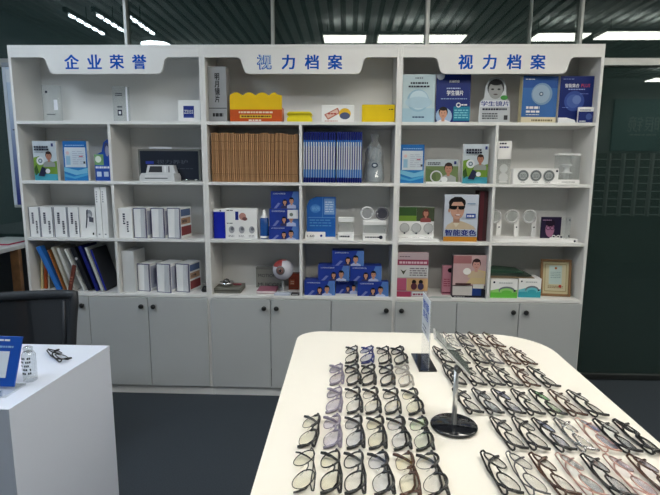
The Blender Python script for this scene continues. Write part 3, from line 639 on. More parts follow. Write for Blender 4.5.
# blue sheet stand
xc, w, h, z = spot(306.5, 335.5, 197, 2, .07)
t = empty('lens_info_stand', (xc, .1, z)); tag(t, 'blue info sheet with a cut corner in a white foot', 'stand')
b = MB(); b.prism([(-w/2, .0), (w/2, 0), (w/2, h), (-w*.2, h), (-w*.42, h*.92), (-w/2, h*.78)], -.004, 0, pm(38, 98, 178))
P = Print(b, -w/2, w/2, 0, h, -.004); P.rect(.60, .58, .96, .96, G(120, 160, 210)).lines(.64, .64, .92, .92, 5, G(200, 215, 235), .4, .1).rect(.54, .5, .56, 1, G(90, 140, 200)).lines(.1, .3, .85, .5, 3, G(90, 150, 210), .35, .12).rect(.05, .5, .98, .515, G(100, 150, 210)).ell(.3, .72, .18, .1, G(70, 130, 200)).lines(.18, .68, .46, .78, 3, G(120, 170, 220), .5, .09); b.build('sheet', t)
x0 = -w*.55; b = MB().box(x0, x0+w*.70, -.03, -.006, 0, .045, PAPER, .002).box(-w/2, w/2, -.006, .02, 0, .012, PAPER); P = Print(b, x0, x0+w*.7, 0, .045, -.03); P.text('1.60', .28, .45, .34, INK, w=.36, bold=.02).circ(.8, .5, .06, NAVY); b.build('foot', t)
def lensblock(u0, u1, vt, Y, label, part):
    xc, w, h, z = spot(u0, u1, vt, 2, Y); t = empty('lens_stand', (xc, Y+.02, z)); tag(t, label, 'stand')
    MB().box(-w/2, w/2, -.02, .02, 0, h*.34, PAPER, .002).build('base', t); MB().box(-w/2+.003, w/2-.003, -.015, .015, h*.34, h*.78, ACRYL2).build('clear_body', t); MB().box(-w/2, w/2, -.02, .02, h*.78, h, PAPER, .002).build('top_cap', t)
    b = MB(); P = Print(b, -w/2, w/2, 0, h*.34, -.0202); P.lines(.1, .35, .75, .6, 1, INK, .8, .08)
    if part: P.circ(.78, .45, .08, INK)
    b.build('label', t); return t, w, h
lensblock(338, 354, 217.5, .05, 'small white stand with a clear middle, between blue sheet and ring lens', False)
t, w, h = lensblock(363, 386, 221, .05, 'white and clear stand carrying two round trial lenses on top', True)
RW = mat('white_ring_plastic', (.72, .73, .74), .3)
def ringobj(name, cx, cz, r, th, m, parent, inner=None, y=0):
    MB().tube([(cx+r*math.cos(2*math.pi*i/28), y, cz+r*math.sin(2*math.pi*i/28)) for i in range(28)], th, m, 8, True).build(name, parent)
    if inner: MB().lathe([(r-th*.5, -.0015), (r-th*.5, .0015)], inner, 28, (cx, y, cz), 'y', False).build('lens', parent)
GLENS = mat('grey_lens', (.30, .31, .32), .1, coat=.5); DLENS = mat('dark_lens', (.05, .05, .07), .08, coat=.5)
sc = (at(386, 221, .05).x-at(363, 221, .05).x)/23
ringobj('white_ring', -7.6*sc, h+7.4*sc, 6.0*sc, .0065, RW, t, GLENS); ringobj('dark_ring', 7.6*sc, h+7.2*sc, 5.9*sc, .006, mat('grey_ring', (.16, .16, .18), .3), t, DLENS)
MB().box(-.022, .022, -.003, .003, h+7*sc-.003, h+7*sc+.004, RW).box(-9*sc, 9*sc, -.004, .004, h, h+.010, RW).build('bridge', t)
# right bookcase, third row
xc, w, h, z = spot(398.5, 434, 207, 2, .06)
t = empty('lens_display', (xc, .09, z)); tag(t, 'white lens display with green picture panels above three round lenses', 'display')
b = MB().box(-w/2, w/2, -.03, 0, 0, h, PAPER, .002); P = Print(b, -w/2, w/2, 0, h, -.03)
P.rect(0, .58, .5, 1, G(60, 90, 50)).rect(0, .58, .5, .74, G(115, 150, 60)).rect(.5, .58, 1, 1, G(70, 80, 60)).person(.76, .82, .08, G(95, 55, 50), G(190, 130, 110), G(150, 80, 80), longhair=True)
for u in (.17, .5, .84): P.circ(u, .38, .14, G(165, 168, 168)).circ(u, .38, .12, G(190, 192, 192)).circ(u, .22, .025, INK).lines(u-.1, .08, u+.1, .12, 1, G(170, 170, 170))
b.build('panel', t)
MB().prism([(-w/2, 0), (w*.66, 0), (w*.60, .018), (-w/2, .02)], -.07, -.0305, PAPER).build('ledge', t)
def f(P):
    P.rect(.0, .1, 1, 1, G(196, 204, 216)).rect(.0, 0, 1, .1, G(190, 130, 45))
    P.poly([(.04, .26), (.1, .35), (.26, .42), (.5, .44), (.7, .39), (.88, .33), (.96, .26)], G(200, 182, 155)).poly([(.26, .42), (.36, .30), (.46, .40)], G(215, 205, 185)).rect(.27, .40, .46, .55, G(180, 138, 118))
    P.ell(.37, .82, .25, .13, HAIR).rect(.13, .68, .2, .84, HAIR).ell(.14, .66, .035, .04, G(190, 145, 125)).ell(.38, .68, .205, .205, G(202, 158, 138)).poly([(.16, .8), (.24, .84), (.5, .845), (.6, .78), (.6, .88), (.48, .95), (.28, .95), (.15, .88)], HAIR)
    P.poly([(.15, .765), (.37, .76), (.36, .70), (.31, .68), (.2, .685), (.16, .72)], G(14, 14, 17)).poly([(.40, .76), (.60, .765), (.595, .72), (.56, .685), (.45, .68), (.405, .70)], G(14, 14, 17)).rect(.35, .745, .42, .762, G(14, 14, 17))
    P.poly([(.37, .70), (.41, .70), (.43, .62), (.36, .62)], G(188, 142, 124)).ell(.40, .565, .085, .022, G(150, 80, 80)).ell(.40, .57, .07, .012, G(240, 235, 232))
    P.text('智能变色', .5, .19, .13, NAVY, w=.92, bold=.05).rect(.64, .51, .92, .60, G(50, 80, 165)).lines(.67, .53, .90, .58, 1, WH, .8).rect(.66, .8, .9, .82, G(120, 150, 180))
card('portrait_box', 444.5, 478, 194.5, 2, .04, .05, pm(160, 160, 165), 'box picturing a man in black sunglasses above large blue characters', 'box', f, lean=0, rz=-2)
card('dark_box', 479, 490.3, 191, 2, .07, .12, pm(70, 45, 48), 'dark maroon box standing between the sunglasses man box and the divider', 'box', lambda P: P.rect(.0, .0, .5, 1, G(95, 45, 52)))
RW2 = mat('silver_white_ring', (.60, .61, .61), .3)
for i, u in enumerate((492.5, 511.5, 529)):
    p = at(u, 216.2, .16); q = at(u+5.4, 216, .16); dx_ = max(0, 3.0+T/2+.0475-p.x); p.x += dx_; q.x += dx_
    z = S[2]+.0102+.0202; t = empty('ring_lens_stand', (q.x, .16, z)); tag(t, ('leftmost', 'middle', 'rightmost')[i]+' of three ring lenses on white posts, right bookcase', 'lens stand', 'ring lenses on white posts')
    zr = p.z-z; hp = zr-.01
    b = MB().prism([(-.014, 0), (.014, 0), (.014, hp*.9), (.006, hp*1.05), (-.014, hp*.85)], -.006, .006, PAPER); P = Print(b, -.014, .014, 0, hp, -.006); P.circ(.5, .5, .18, INK); b.build('post', t)
    ringobj('ring', p.x-q.x, zr, .040, .0062, RW2, t, ACRYL2, y=-.014)
xc, w, h, z = spot(491.8, 542, 237.5, 2, .04)
xa = 2.4+.6+T/2+.002
tag(MB().box(xa-xc, w/2, 0, .15, 0, .020, PAPER, .002).build('display_riser', None, (xc, .035, z)), 'long white base strip carrying the three ring lens posts', 'base')
xc2, w2, h2, _ = spot(541.5, 578, 238.5, 2, .04)
b = MB().box(-w2/2+.004, w2/2, 0, .06, 0, .020, PAPER, .002); P = Print(b, -w2/2, w2/2, 0, .02, 0); P.circ(.9, .5, .03, INK)
tag(b.build('display_riser', None, (xc2, .035, z)), 'shorter white base to the right, under the purple portrait card', 'base')
zb = z+.0202
card('photo_card', 540.8, 561, 217, 2, .085, .008, pm(40, 32, 58), 'dark purple photo card of a face with glasses on the short white base', 'card',
     lambda P: P.ell(.45, .42, .22, .36, G(165, 115, 145)).ell(.45, .72, .24, .16, G(35, 22, 40)).ring(.36, .48, .1, .3, G(70, 40, 70)).ring(.56, .48, .1, .3, G(70, 40, 70)).lines(.06, .84, .5, .9, 1, G(200, 160, 190)), z=zb)
t_ = card('clear_card', 561.5, 570.5, 217.5, 2, .085, .006, ACRYL2, 'narrow clear card standing right of the purple portrait card', 'card', lambda P: P.circ(.85, .88, .08, INK).circ(.85, .12, .08, INK), z=zb)
xc, w, h, z = spot(549, 566, 232.5, 2, .04)
t = empty('eye_glasses_model', (xc, .055, zb)); tag(t, 'small white glasses cut-out lying before the purple portrait card', 'cut-out')
ringobj('rim', -.018, .013, .010, .003, PAPER, t); ringobj('rim', .010, .013, .010, .003, PAPER, t)
MB().box(-.04, .04, .003, .008, 0, .010, PAPER).lathe([(.006, -.006), (.006, .002)], INK, 12, (.028, 0, .013), 'y').build('bar', t)

# --- bottom row
zb = S[3]+.0102
def leaner(u0, v0, u1, v1, wpx, Y, m, label, d=.2, extra=None, h=None, name='file_folder', cat='folder', bx=None):
    a = at(u1, v1, Y); c = at(u0, v0, Y); ang = math.atan2(a.x-c.x, c.z-zb); L = (c.z-zb)/math.cos(ang); w = wpx/167.
    b = MB(); b.box(0, w, 0, d, 0, L-w*math.sin(abs(ang)), m, .0015)
    if extra: extra(Print(b, 0, w, 0, L, 0))
    o = b.build(name, None, (bx or a.x, Y, zb+.0004+w*math.sin(max(0, -ang))), (0, -ang, 0))
    return tag(o, label, cat)
leaner(34.6, 252, 35.0, 292, 3.0, .085, pm(196, 178, 130), 'cream folder nearly upright against the left bookcase side', d=.15, bx=.0225)
leaner(37.9, 252, 38.8, 292, 3.2, .085, pm(165, 75, 35), 'orange brown folder second from the left bookcase side', d=.15, bx=.0475)
leaner(41.7, 254, 43.0, 292, 1.8, .085, pm(180, 176, 160), 'thin grey white booklet right of the orange brown folder', name='booklet', cat='booklet', d=.15, bx=.0745)
leaner(34.8, 246, 57, 290, 5.0, .03, pm(45, 110, 190), 'light blue folder leaning to the left, standing out in front', d=.05, extra=lambda P: P.rect(.35, .1, .65, .9, G(60, 125, 200)))
leaner(47.0, 250, 63.8, 290, 1.5, .035, pm(150, 96, 52), 'thin brown folder leaning just right of the light blue one')
leaner(50.5, 247, 67.5, 290, 3.0, .04, pm(186, 182, 168), 'cream white folder, first of two pale ones leaning left')
leaner(56, 248, 73, 290, 3.0, .045, pm(196, 196, 192), 'white folder, second of two pale ones leaning left')
leaner(63.5, 249, 83.5, 291, 1.7, .04, pm(210, 212, 210), 'thin white binder edge leaning before the black folders')
leaner(69, 247, 88.2, 291, 5.2, .05, pm(28, 30, 36), 'black folder with a silver emblem leaning left', extra=lambda P: P.ell(.45, .72, .3, .03, G(190, 190, 190)))
leaner(77.5, 246, 96.0, 291, 3.6, .04, pm(26, 34, 110), 'dark blue folder leaning left beside the black folder')
leaner(84.0, 247, 101.3, 291, 2.6, .035, pm(190, 192, 190), 'pale grey spine folder between two dark blue ones')
leaner(89.5, 249, 105.2, 290, 2.2, .045, pm(48, 50, 56), 'dark grey folder with a blue spine, rightmost in the compartment', extra=lambda P: P.rect(.05, .02, .95, .97, G(28, 38, 140)))
leaner(72.3, 265, 67.5, 291, 4.0, .012, pm(110, 60, 50), 'short maroon booklet standing before the pale folders', d=.012, name='booklet', cat='booklet', extra=lambda P: P.lines(.2, .3, .8, .6, 3, G(180, 120, 100), .5, .2))
# dark lump right corner of left bookcase
p = at(204, 293, .06)
o = MB().lathe([(.022, 0), (.026, .012), (.018, .03), (.006, .04)], BLACKP, 14).build('black_cap', None, (1.2-T-.032, .08, zb)); tag(o, 'small black cap lying at the right end of the bottom shelf', 'cap')
# middle bookcase bottom row
xc, w, h, z = spot(214, 240.5, 288, 3, .04)
tag(MB().box(-w/2, w/2, 0, .16, 0, h, pm(112, 112, 104), .003).box(-w/2+.003, w/2-.003, -.0008, 0, h*.4, h*.6, pm(70, 70, 64)).build('flat_box', None, (xc, .04, z)), 'flat grey box at the left end of the bottom shelf, middle bookcase', 'box')
x2, w2, h2, _ = spot(218.5, 233.5, 280, 3, .08)
t = empty('steel_bowl', (x2, .10, z+h+.0002)); tag(t, 'shiny steel bowl with dark hollows sitting on the flat grey box', 'bowl')
r = w2/2; MB().lathe([(r*.5, 0), (r*.85, .006), (r, .022), (r*.97, .03), (r*.9, .03), (r*.8, .014), (r*.4, .008)], CHROME, 24).build('bowl', t)
MB().lathe([(r*.3, .0085), (r*.5, .025), (r*.3, .045), (r*.08, .05)], mat('dark_steel', (.12, .12, .12), .2, .9), 16).build('lid', t)
card('small_red_box', 233.5, 241, 284, 3, .12, .03, pm(128, 66, 74), 'small dusty red box half hidden behind the steel bowl', 'box', z=z+h+.0002)
def f(P): P.rect(.0, .9, 1, 1, G(120, 120, 116)).text('MOTION', .42, .6, .16, G(45, 45, 48), w=.66).text('MUICON', .5, .16, .18, G(40, 40, 42), w=.85)
card('lettered_box', 256, 283, 267.5, 3, .215, .04, pm(138, 138, 132), 'grey lettered box standing behind the eyeball model', 'box', f)
xc, w, h, z = spot(255, 274, 288.5, 3, .05)
tag(MB().box(-w/2, w/2, 0, .14, 0, .020, pm(150, 92, 110), .002).box(-w/2+.002, w/2, -.001, 0, .005, .015, pm(215, 205, 205)).build('pink_book', None, (xc+.01, .05, z)), 'pink book lying flat left of the eyeball model', 'book')
# eyeball model
p = at(283, 269.5, .10); rr = 10.4/490*(.12+3.08)/math.cos(.17)
t = empty('eyeball_model', (p.x, .10, zb)); tag(t, 'white eyeball model with a red upper segment and brown iris', 'model')
WE = mat('eyeball_white', srgb(205, 205, 215), .25); RE = mat('eyeball_red', srgb(150, 60, 60), .4); cz = p.z-zb
def sphere(b, r, mf, c, nu=28, nv=16):
    vs = [(c[0], c[1], c[2]+r)]; 
    for j in range(1, nv):
        for i in range(nu): a = 2*math.pi*i/nu; q = math.pi*j/nv; vs.append((c[0]+r*math.sin(q)*math.cos(a), c[1]+r*math.sin(q)*math.sin(a), c[2]+r*math.cos(q)))
    vs.append((c[0], c[1], c[2]-r)); L = len(vs)-1; n0 = len(b.v); fs = {}
    F = [(0, 1+i, 1+(i+1) % nu) for i in range(nu)]+[(1+j*nu+i, 1+(j+1)*nu+i, 1+(j+1)*nu+(i+1) % nu, 1+j*nu+(i+1) % nu) for j in range(nv-2) for i in range(nu)]+[(L, 1+(nv-2)*nu+(i+1) % nu, 1+(nv-2)*nu+i) for i in range(nu)]
    b.v += [tuple(b.M @ Vector(q)) for q in vs]
    for f_ in F:
        ce = sum((Vector(vs[k]) for k in f_), Vector())/len(f_)-Vector(c)
        b.f.append(tuple(n0+k for k in f_)); b.m.append(b.mi(mf(ce))); b.smooth.append(True)
b = MB(); sphere(b, rr, lambda c: RE if (c.z > rr*.35 and c.x < -rr*.05) or c.z > rr*.88 else WE, (0, 0, cz)); b.build('eyeball', t)
d = Vector((-.15, -.97, .08)).normalized()
b = MB(); b.M = Matrix.Translation((0, 0, cz)) @ d.to_track_quat('Z', 'Y').to_matrix().to_4x4()
b.lathe([(rr*.44, rr*.88), (rr*.42, rr*.93), (rr*.36, rr*.97)], mat('iris_rim', (.12, .12, .13), .3), 24).lathe([(rr*.34, rr*.96), (rr*.32, rr*.985)], mat('iris_brown', srgb(120, 85, 80), .3), 24).lathe([(rr*.14, rr*.98), (rr*.13, rr*.995)], BLACKP, 16); b.build('iris', t)
MB().lathe([(rr*.55, 0), (rr*.55, .008), (.008, .014), (.007, cz-rr+.004)], mat('stand_grey', (.3, .3, .3), .4), 20).build('stand', t)
card('red_box', 288.5, 299.4, 273.5, 3, .172, .045, pm(140, 62, 44), 'small red brown box at the right of the eyeball model', 'box', lambda P: P.rect(.1, .3, .55, .62, G(180, 100, 70)).lines(.2, .34, .5, .6, 2, G(215, 190, 170), .5, .1).lines(.1, .1, .9, .2, 1, G(110, 80, 60)))
xc, w, h, z = spot(274, 291, 291, 3, .01)
tag(MB().slab([(-w/2, 0), (w/2-.01, -.0), (w/2, .04), (-w/2+.01, .045)], 0, .012, pm(190, 198, 214)).slab([(-w/2+.01, .003), (w/2, .002), (w/2-.01, .04), (-w/2+.015, .042)], .012, .016, pm(205, 212, 224)).build('folded_paper', None, (xc, .004, z)), 'folded bluish white papers lying before the eyeball model', 'paper')
xc, w, h, z = spot(291, 299.4, 291, 3, .01)
tag(MB().box(-w/2, w/2, 0, .04, 0, .014, pm(36, 38, 44), .002).box(-w/2+.006, w/2-.006, -.0006, 0, .004, .009, pm(190, 190, 190)).build('small_dark_box', None, (xc, .008, z)), 'small dark flat box in the corner beside folded papers', 'box')
# pyramid of blue boxes
hb = spot(304, 335, 280.7, 3, .03)[2]
gp = 'blue boxes in a pyramid'
card('blue_box', 304.3, 335, 280.7, 3, .03, .10, pm(34, 56, 140), 'left blue couple box in the bottom layer of the pyramid', 'box', couple, gp, h=hb)
card('blue_box', 335.8, 360, 280.7, 3, .08, .08, pm(34, 56, 140), 'recessed middle blue couple box in the bottom layer of the pyramid', 'box', couple, gp, h=hb)
card('blue_box', 357.5, 388.5, 280.7, 3, .025, .05, pm(34, 56, 140), 'right blue couple box in the bottom layer, slightly forward', 'box', couple, gp, h=hb)
z1 = zb+hb+.0004; h1 = hb*1.02
card('blue_box', 318, 349.3, 264, 3, .04, .10, pm(34, 56, 140), 'left blue couple box in the middle layer of the pyramid', 'box', couple, gp, z=z1, h=h1)
card('blue_box', 350, 381.5, 264, 3, .04, .10, pm(34, 56, 140), 'right blue couple box in the middle layer of the pyramid', 'box', couple, gp, z=z1, h=h1)
card('blue_box', 332, 363.7, 248, 3, .045, .10, pm(34, 56, 140), 'topmost blue couple box crowning the pyramid', 'box', couple, gp, z=z1+h1+.0004, h=h1)
# right bookcase bottom row
def f(P):
    P.rect(0, 0, 1, 1, G(185, 165, 170)).rect(0, .72, 1, .84, G(150, 62, 92)).lines(.06, .75, .95, .81, 1, G(220, 190, 200), .8, .08).lines(.06, .9, .4, .93, 1, G(90, 60, 80)).rect(0, .44, 1, .71, G(205, 205, 205)).poly([(.1, .62), (.2, .5), (.3, .62), (.2, .58)], G(70, 75, 60)).lines(.4, .48, .95, .68, 4, G(120, 110, 120), .5, .1)
    P.rect(0, .14, .3, .42, G(180, 90, 120)).rect(.32, .14, 1, .42, G(205, 165, 120)).ell(.55, .34, .07, .05, HAIR).ell(.77, .34, .07, .05, HAIR).ell(.55, .24, .1, .08, G(90, 50, 60)).ell(.77, .24, .1, .08, G(70, 60, 90)).rect(0, .0, .46, .12, G(165, 65, 95)).rect(.5, .02, .98, .12, WH).lines(.52, .04, .95, .1, 1, G(150, 80, 100), .7)
card('pink_poster_box', 396.8, 428, 252.5, 3, .03, .03, pm(190, 160, 168), 'pink and white printed box with people, left compartment of right bookcase', 'box', f)
card('pink_box', 442.5, 455, 266, 3, .09, .04, pm(190, 130, 145), 'narrow pink box half hidden behind the girl picture box', 'box', lambda P: P.ell(.6, .85, .22, .08, HAIR).lines(.1, .3, .6, .6, 4, G(150, 60, 80), .4, .2).rect(0, .05, 1, .1, G(100, 40, 60)))
def f(P):
    P.rect(0, .28, 1, 1, G(195, 165, 165)).rect(0, .8, .55, .98, G(165, 110, 112)).poly([(.4, .32), (1, .32), (1, .62), (.75, .66)], G(205, 185, 140)).person(.7, .78, .13, G(50, 32, 36), G(200, 150, 140), G(200, 180, 150)).ell(.42, .62, .12, .08, G(235, 232, 228)).rect(.08, .3, .55, .34, G(80, 50, 50))
    P.rect(.0, .05, .6, .27, G(200, 195, 190)).rect(.6, .0, .88, .22, G(35, 60, 120)).rect(.62, .22, .95, .32, G(215, 215, 210)).rect(0, 0, 1, .05, G(35, 35, 40)).rect(.88, .02, 1, .2, G(30, 30, 40)).lines(.05, .01, .4, .04, 1, G(170, 170, 175))
card('girl_picture_box', 452.8, 486, 255, 3, .035, .05, pm(70, 65, 70), 'box picturing a smiling girl, beside the bookcase divider in the bottom row', 'box', f)
xc, w, h, z = spot(430, 453, 296, 3, .0)
tag(MB().slab([(-w/2, 0), (w/2, 0), (w/2-.02, .03), (-w/2+.03, .035)], 0, .005, pm(185, 192, 188)).build('white_sheet', None, (xc-.01, .0, z)), 'flat pale sheet lying before the gap between the pink boxes', 'paper')
def f(c1, c2):
    def g(P): P.rect(0, 0, 1, .4, c1).poly([(0, .4), (.3, .5), (.6, .38), (1, .46), (1, .3), (0, .3)], c2).ell(.6, .42, .3, .2, G(110, 120, 130)).ell(.6, .37, .26, .16, c2).ell(.6, .3, .2, .12, c1).circ(.12, .85, .04, INK).circ(.9, .4, .04, INK).lines(.3, .8, .8, .88, 1, G(150, 155, 160))
    return g
card('patterned_box', 490.5, 517.5, 279.5, 3, .03, .13, PAPER, 'white box with a lime green wave along its foot', 'box', f(G(105, 190, 75), G(150, 205, 120)))
card('patterned_box', 518.5, 541, 278.5, 3, .05, .12, PAPER, 'white box with a turquoise wave along its foot', 'box', f(G(60, 160, 175), G(110, 190, 200)))
hA = spot(490.5, 517.5, 279.5, 3, .03)[2]; hB = spot(518.5, 541, 278.5, 3, .05)[2]; zA = zb+max(hA, hB)+.0004
xa = 3.0+T/2+.004; xb = at(535, 272, .05).x
for k, (x0, x1, c, l) in enumerate(((xa, xb, (120, 105, 84), 'lowest brown'), (xa+.002, xb-.02, (62, 74, 66), 'middle dark grey green'), (xa+.004, xb-.07, (48, 74, 60), 'topmost dark green'))):
    b = MB(); n = 10; hh = .014+.003*k; vs = []
    for j in (0, 1):
        for i in range(n+1):
            q = i/n; vs.append((x0+(x1-x0)*q, .05+.16*j, hh*(1-.75*q*q)+.0008))
        for i in range(n+1): q = i/n; vs.append((x0+(x1-x0)*q, .05+.16*j, 0))
    m2 = 2*(n+1); fs = []
    for i in range(n): fs += [(i, i+1, i+1+m2, i+m2), (i+n+1, i+n+1+m2, i+n+2+m2, i+n+2), (i, i+n+1, i+n+2, i+1), (i+m2, i+1+m2, i+n+2+m2, i+n+1+m2)]
    fs += [(0, m2, m2+n+1, n+1), (n, 2*n+1, m2+2*n+1, m2+n)]
    b.add(vs, fs, pm(*c)); o = b.build('soft_pouch', None, (0, 0, zA)); zA += hh+.0006 if k else hh+.0012
    tag(o, l+' of three flat pouches piled on the wave patterned boxes', 'pouch', 'flat pouches on the patterned boxes')
xc, w, h, z = spot(543, 573, 261, 3, .06)
t = empty('framed_certificate', (xc+.003, .1, z), (R(-8), 0, R(-7))); tag(t, 'gold framed certificate with red seal leaning in the bottom right compartment', 'certificate')
GOLD = mat('gold_brown_frame', srgb(146, 112, 78), .35, .2); fw_ = .016
b = MB(); b.box(-w/2, w/2, -.018, 0, 0, fw_, GOLD, .003).box(-w/2, w/2, -.018, 0, h-fw_, h, GOLD, .003).box(-w/2, -w/2+fw_, -.018, 0, fw_, h-fw_, GOLD, .003).box(w/2-fw_, w/2, -.018, 0, fw_, h-fw_, GOLD, .003); b.build('frame', t)
b = MB(); b.box(-w/2+fw_, w/2-fw_, -.008, -.001, fw_, h-fw_, pm(196, 186, 150)); P = Print(b, -w/2+fw_, w/2-fw_, fw_, h-fw_, -.008)
P.rect(.08, .07, .92, .93, G(150, 135, 95)).rect(.1, .09, .9, .91, G(200, 192, 160)).rect(.24, .3, .74, .88, G(178, 196, 192)).circ(.5, .8, .05, G(160, 100, 60)).lines(.3, .5, .7, .72, 4, G(120, 140, 140), .3).lines(.2, .18, .8, .27, 2, G(130, 110, 90), .5).circ(.68, .24, .06, G(175, 60, 50)); b.build('certificate_sheet', t)

# ------------------------------------------------------------------ left of the bookcases: poster, side desk, mesh chair
xa, xb = at(3.5, 90, .33).x, .08; za, zc2 = at(12, 205, .3).z, at(8, 66, .3).z
t = empty('wall_poster', (xb, .335, za)); tag(t, 'tall white to blue poster hung on the glass left of the bookcases', 'poster')
m = bpy.data.materials.new('poster_print'); m.use_nodes = True; nt = m.node_tree; bs = nt.nodes['Principled BSDF']; tc = nt.nodes.new('ShaderNodeTexCoord'); sp = nt.nodes.new('ShaderNodeSeparateXYZ'); cr = nt.nodes.new('ShaderNodeValToRGB')
nt.links.new(tc.outputs['Generated'], sp.inputs[0]); nt.links.new(sp.outputs['Z'], cr.inputs[0]); nt.links.new(cr.outputs[0], bs.inputs['Base Color']); bs.inputs['Roughness'].default_value = .35
e = cr.color_ramp.elements; e[0].position = .05; e[0].color = (*srgb(48, 60, 130), 1); e[1].position = .75; e[1].color = (*srgb(190, 205, 222), 1); q = e.new(.3); q.color = (*srgb(110, 125, 170), 1)
MB().box(xa-xb, 0, 0, .008, .0, zc2-za, m).build('sheet', t)
b = MB().box(xa-xb, .0, -.006, .014, zc2-za, zc2-za+.03, pm(150, 158, 166), .003).box(xa-xb, 0, -.006, .014, -.02, 0, ALU, .003).box(xa-xb, xa-xb+.022, -.004, 0, 0, zc2-za, pm(205, 212, 220)); b.build('rail', t)
b = MB(); b.box(xa-xb+.022, 0, -.002, 0, zc2-za-.10, zc2-za-.015, pm(215, 220, 226)).build('title_band', t)
b = MB(); P = Print(b, xa-xb, 0, 0, zc2-za, 0); P.lines(.3, .93, .94, .955, 1, G(50, 90, 170), .8, .03); P.rect(.1, .55, .97, .56, G(100, 105, 120)); b.build('lettering', t)
t = empty('side_desk', (-.42, -.2, 0)); tag(t, 'side desk with white edged top and brown wooden panel legs, left of the bookcases', 'desk')
MB().box(-.5, .41, -.6, .5, .985, 1.012, mat('pale_desk_top', (.55, .56, .57), .4), .003).build('desk_top', t)
MB().box(.355, .412, .14, .17, 0, .985, WOODM, .002).build('leg', t); MB().box(-.5, -.44, .14, .17, 0, .985, WOODM, .002).build('leg', t)
MB().box(-.44, .33, .45, .47, .2, .985, mat('dark_desk_panel', (.05, .055, .06), .6)).build('modesty_panel', t)
MB().box(.33, .37, -.56, -.5, 0, .985, FR, .002).build('leg', t); MB().box(-.48, -.44, -.56, -.5, 0, .985, FR, .002).build('leg', t)
o = MB().box(-.12, .12, -.16, .16, 0, .008, pm(165, 35, 70), .002).box(-.118, .118, -.158, .158, .008, .010, pm(190, 195, 190)).build('red_folder', None, (-.19, .10, 1.0125)); tag(o, 'crimson folder lying on the side desk', 'folder')

t = empty('office_chair', (.475, -.78, 0)); tag(t, 'dark mesh office chair behind the white counter, its back to the shelves', 'chair')
CF = mat('charcoal_chair_plastic', (.03, .033, .038), .5)
MESH = glassy('dark_chair_mesh', (.22, .23, .25), boost=.3, rough=.5, diffuse=(.03, .033, .038), dif=.72)
def arc(xx, zz): return (xx, .05-.9*(xx*xx)*.35-.10*(zz-.5)*-1*.6, zz)
zt0, zt1 = .845, .875
top = [arc(-.27+.52*i/10, zt0+(zt1-zt0)*i/10) for i in range(11)]
right = [arc(.25-.035*math.sin(q*math.pi/2), zt1-q*(zt1-.46)) for q in [k/10 for k in range(1, 11)]]
bot = [arc(.215-.43*i/8, .46) for i in range(1, 9)]
left = [arc(-.235-.035*math.sin(q*math.pi/2), .46+q*(zt0-.46)) for q in [k/10 for k in range(1, 10)]]
loop = top+right+bot+left
MB().tube(loop, .019, CF, 8, True, 1.3).build('back_frame', t)
b = MB(); n1, n2 = 14, 12; vs = []
for j in range(n2+1):
    for i in range(n1+1):
        x = -.235+.47*i/n1; q = j/n2; zz = .47+q*((zt0+(zt1-zt0)*(x+.25)/.5)-.47); x *= (.88+.12*q); vs.append(arc(x, zz))
b.add(vs, [(j*(n1+1)+i, j*(n1+1)+i+1, (j+1)*(n1+1)+i+1, (j+1)*(n1+1)+i) for j in range(n2) for i in range(n1)], MESH, True); b.build('back_mesh', t)
MB().tube([arc(.19, .84), arc(.185, .65), arc(.17, .47)], .010, CF, 8).build('back_support', t)
MB().tube([(0, .06, .47), (0, .04, .40), (0, -.05, .38)], .022, CF, 8).build('spine_bracket', t)
MB().box(-.24, .24, -.45, .0, .40, .46, mat('black_seat_fabric', (.02, .021, .024), .9, bump=.3, scale=80), .02).build('seat', t)
for s in (-1, 1): MB().tube([(s*.22, -.15, .41), (s*.29, -.15, .42), (s*.30, -.15, .62), (s*.29, -.18, .64), (s*.29, -.36, .64)], .013, CF, 8).build('armrest', t)
MB().lathe([(.028, .09), (.028, .25), (.018, .25), (.018, .40)], BLACKP, 16, (0, -.22, 0)).build('gas_lift', t)
for k in range(5):
    a = 2*math.pi*k/5+.3; c, s_ = math.cos(a), math.sin(a)
    l = MB().tube([(0, -.22, .10), (.15*c, -.22+.15*s_, .09), (.28*c, -.22+.28*s_, .065)], [.022, .018, .013], CF, 8).build('base_leg', t)
    MB().lathe([(.028, -.018), (.03, 0), (.028, .018)], BLACKP, 16, (.28*c, -.22+.28*s_, .03), 'x').build('caster', l)

# ------------------------------------------------------------------ white counter
CZ = .90
t = empty('white_counter', (.79, -1.715, 0)); tag(t, 'white block shaped display counter in the lower left corner', 'counter')
cp = [(-.45, -.24), (.455, -.24), (.49, .218), (-.45, .218)]
MB().slab([(x*.998, y*.998) for x, y in cp], 0, CZ-.02, COUNTER).build('body', t); MB().slab(cp, CZ-.0199, CZ, COUNTER).build('counter_top', t)
# QR stand
p = onz(0, 395, CZ); BLU = mat('sign_blue', srgb(25, 80, 175), .3)
t = empty('payment_sign', (p.x-.035, p.y+.035, CZ), (0, 0, R(-2))); tag(t, 'blue payment sign with a blank white square, standing on the white counter', 'sign')
b = MB(); tl = R(-22); b.M = Matrix.Translation((0, 0, .006)) @ Matrix.Rotation(tl, 4, 'X'); b.box(-.075, .052, -.003, .003, .002, .138, BLU, .001)
P = Print(b, -.075, .052, .0, .138, -.003); P.rect(.2, .18, .78, .70, G(215, 222, 232)).lines(.3, .9, .75, .94, 1, WH, .9, .08).lines(.25, .77, .85, .81, 1, G(150, 185, 225), .9, .06).lines(.2, .08, .5, .1, 1, G(120, 160, 215)); b.build('panel', t)
b = MB().box(-.075, .065, -.05, .03, 0, .006, ACRYL2, .001); b.box(-.07, .055, -.052, -.048, .006, .022, pm(150, 165, 190)); P = Print(b, -.07, .055, .006, .022, -.052); P.lines(.3, .2, .9, .75, 1, INK, .9, .08); b.build('foot', t)
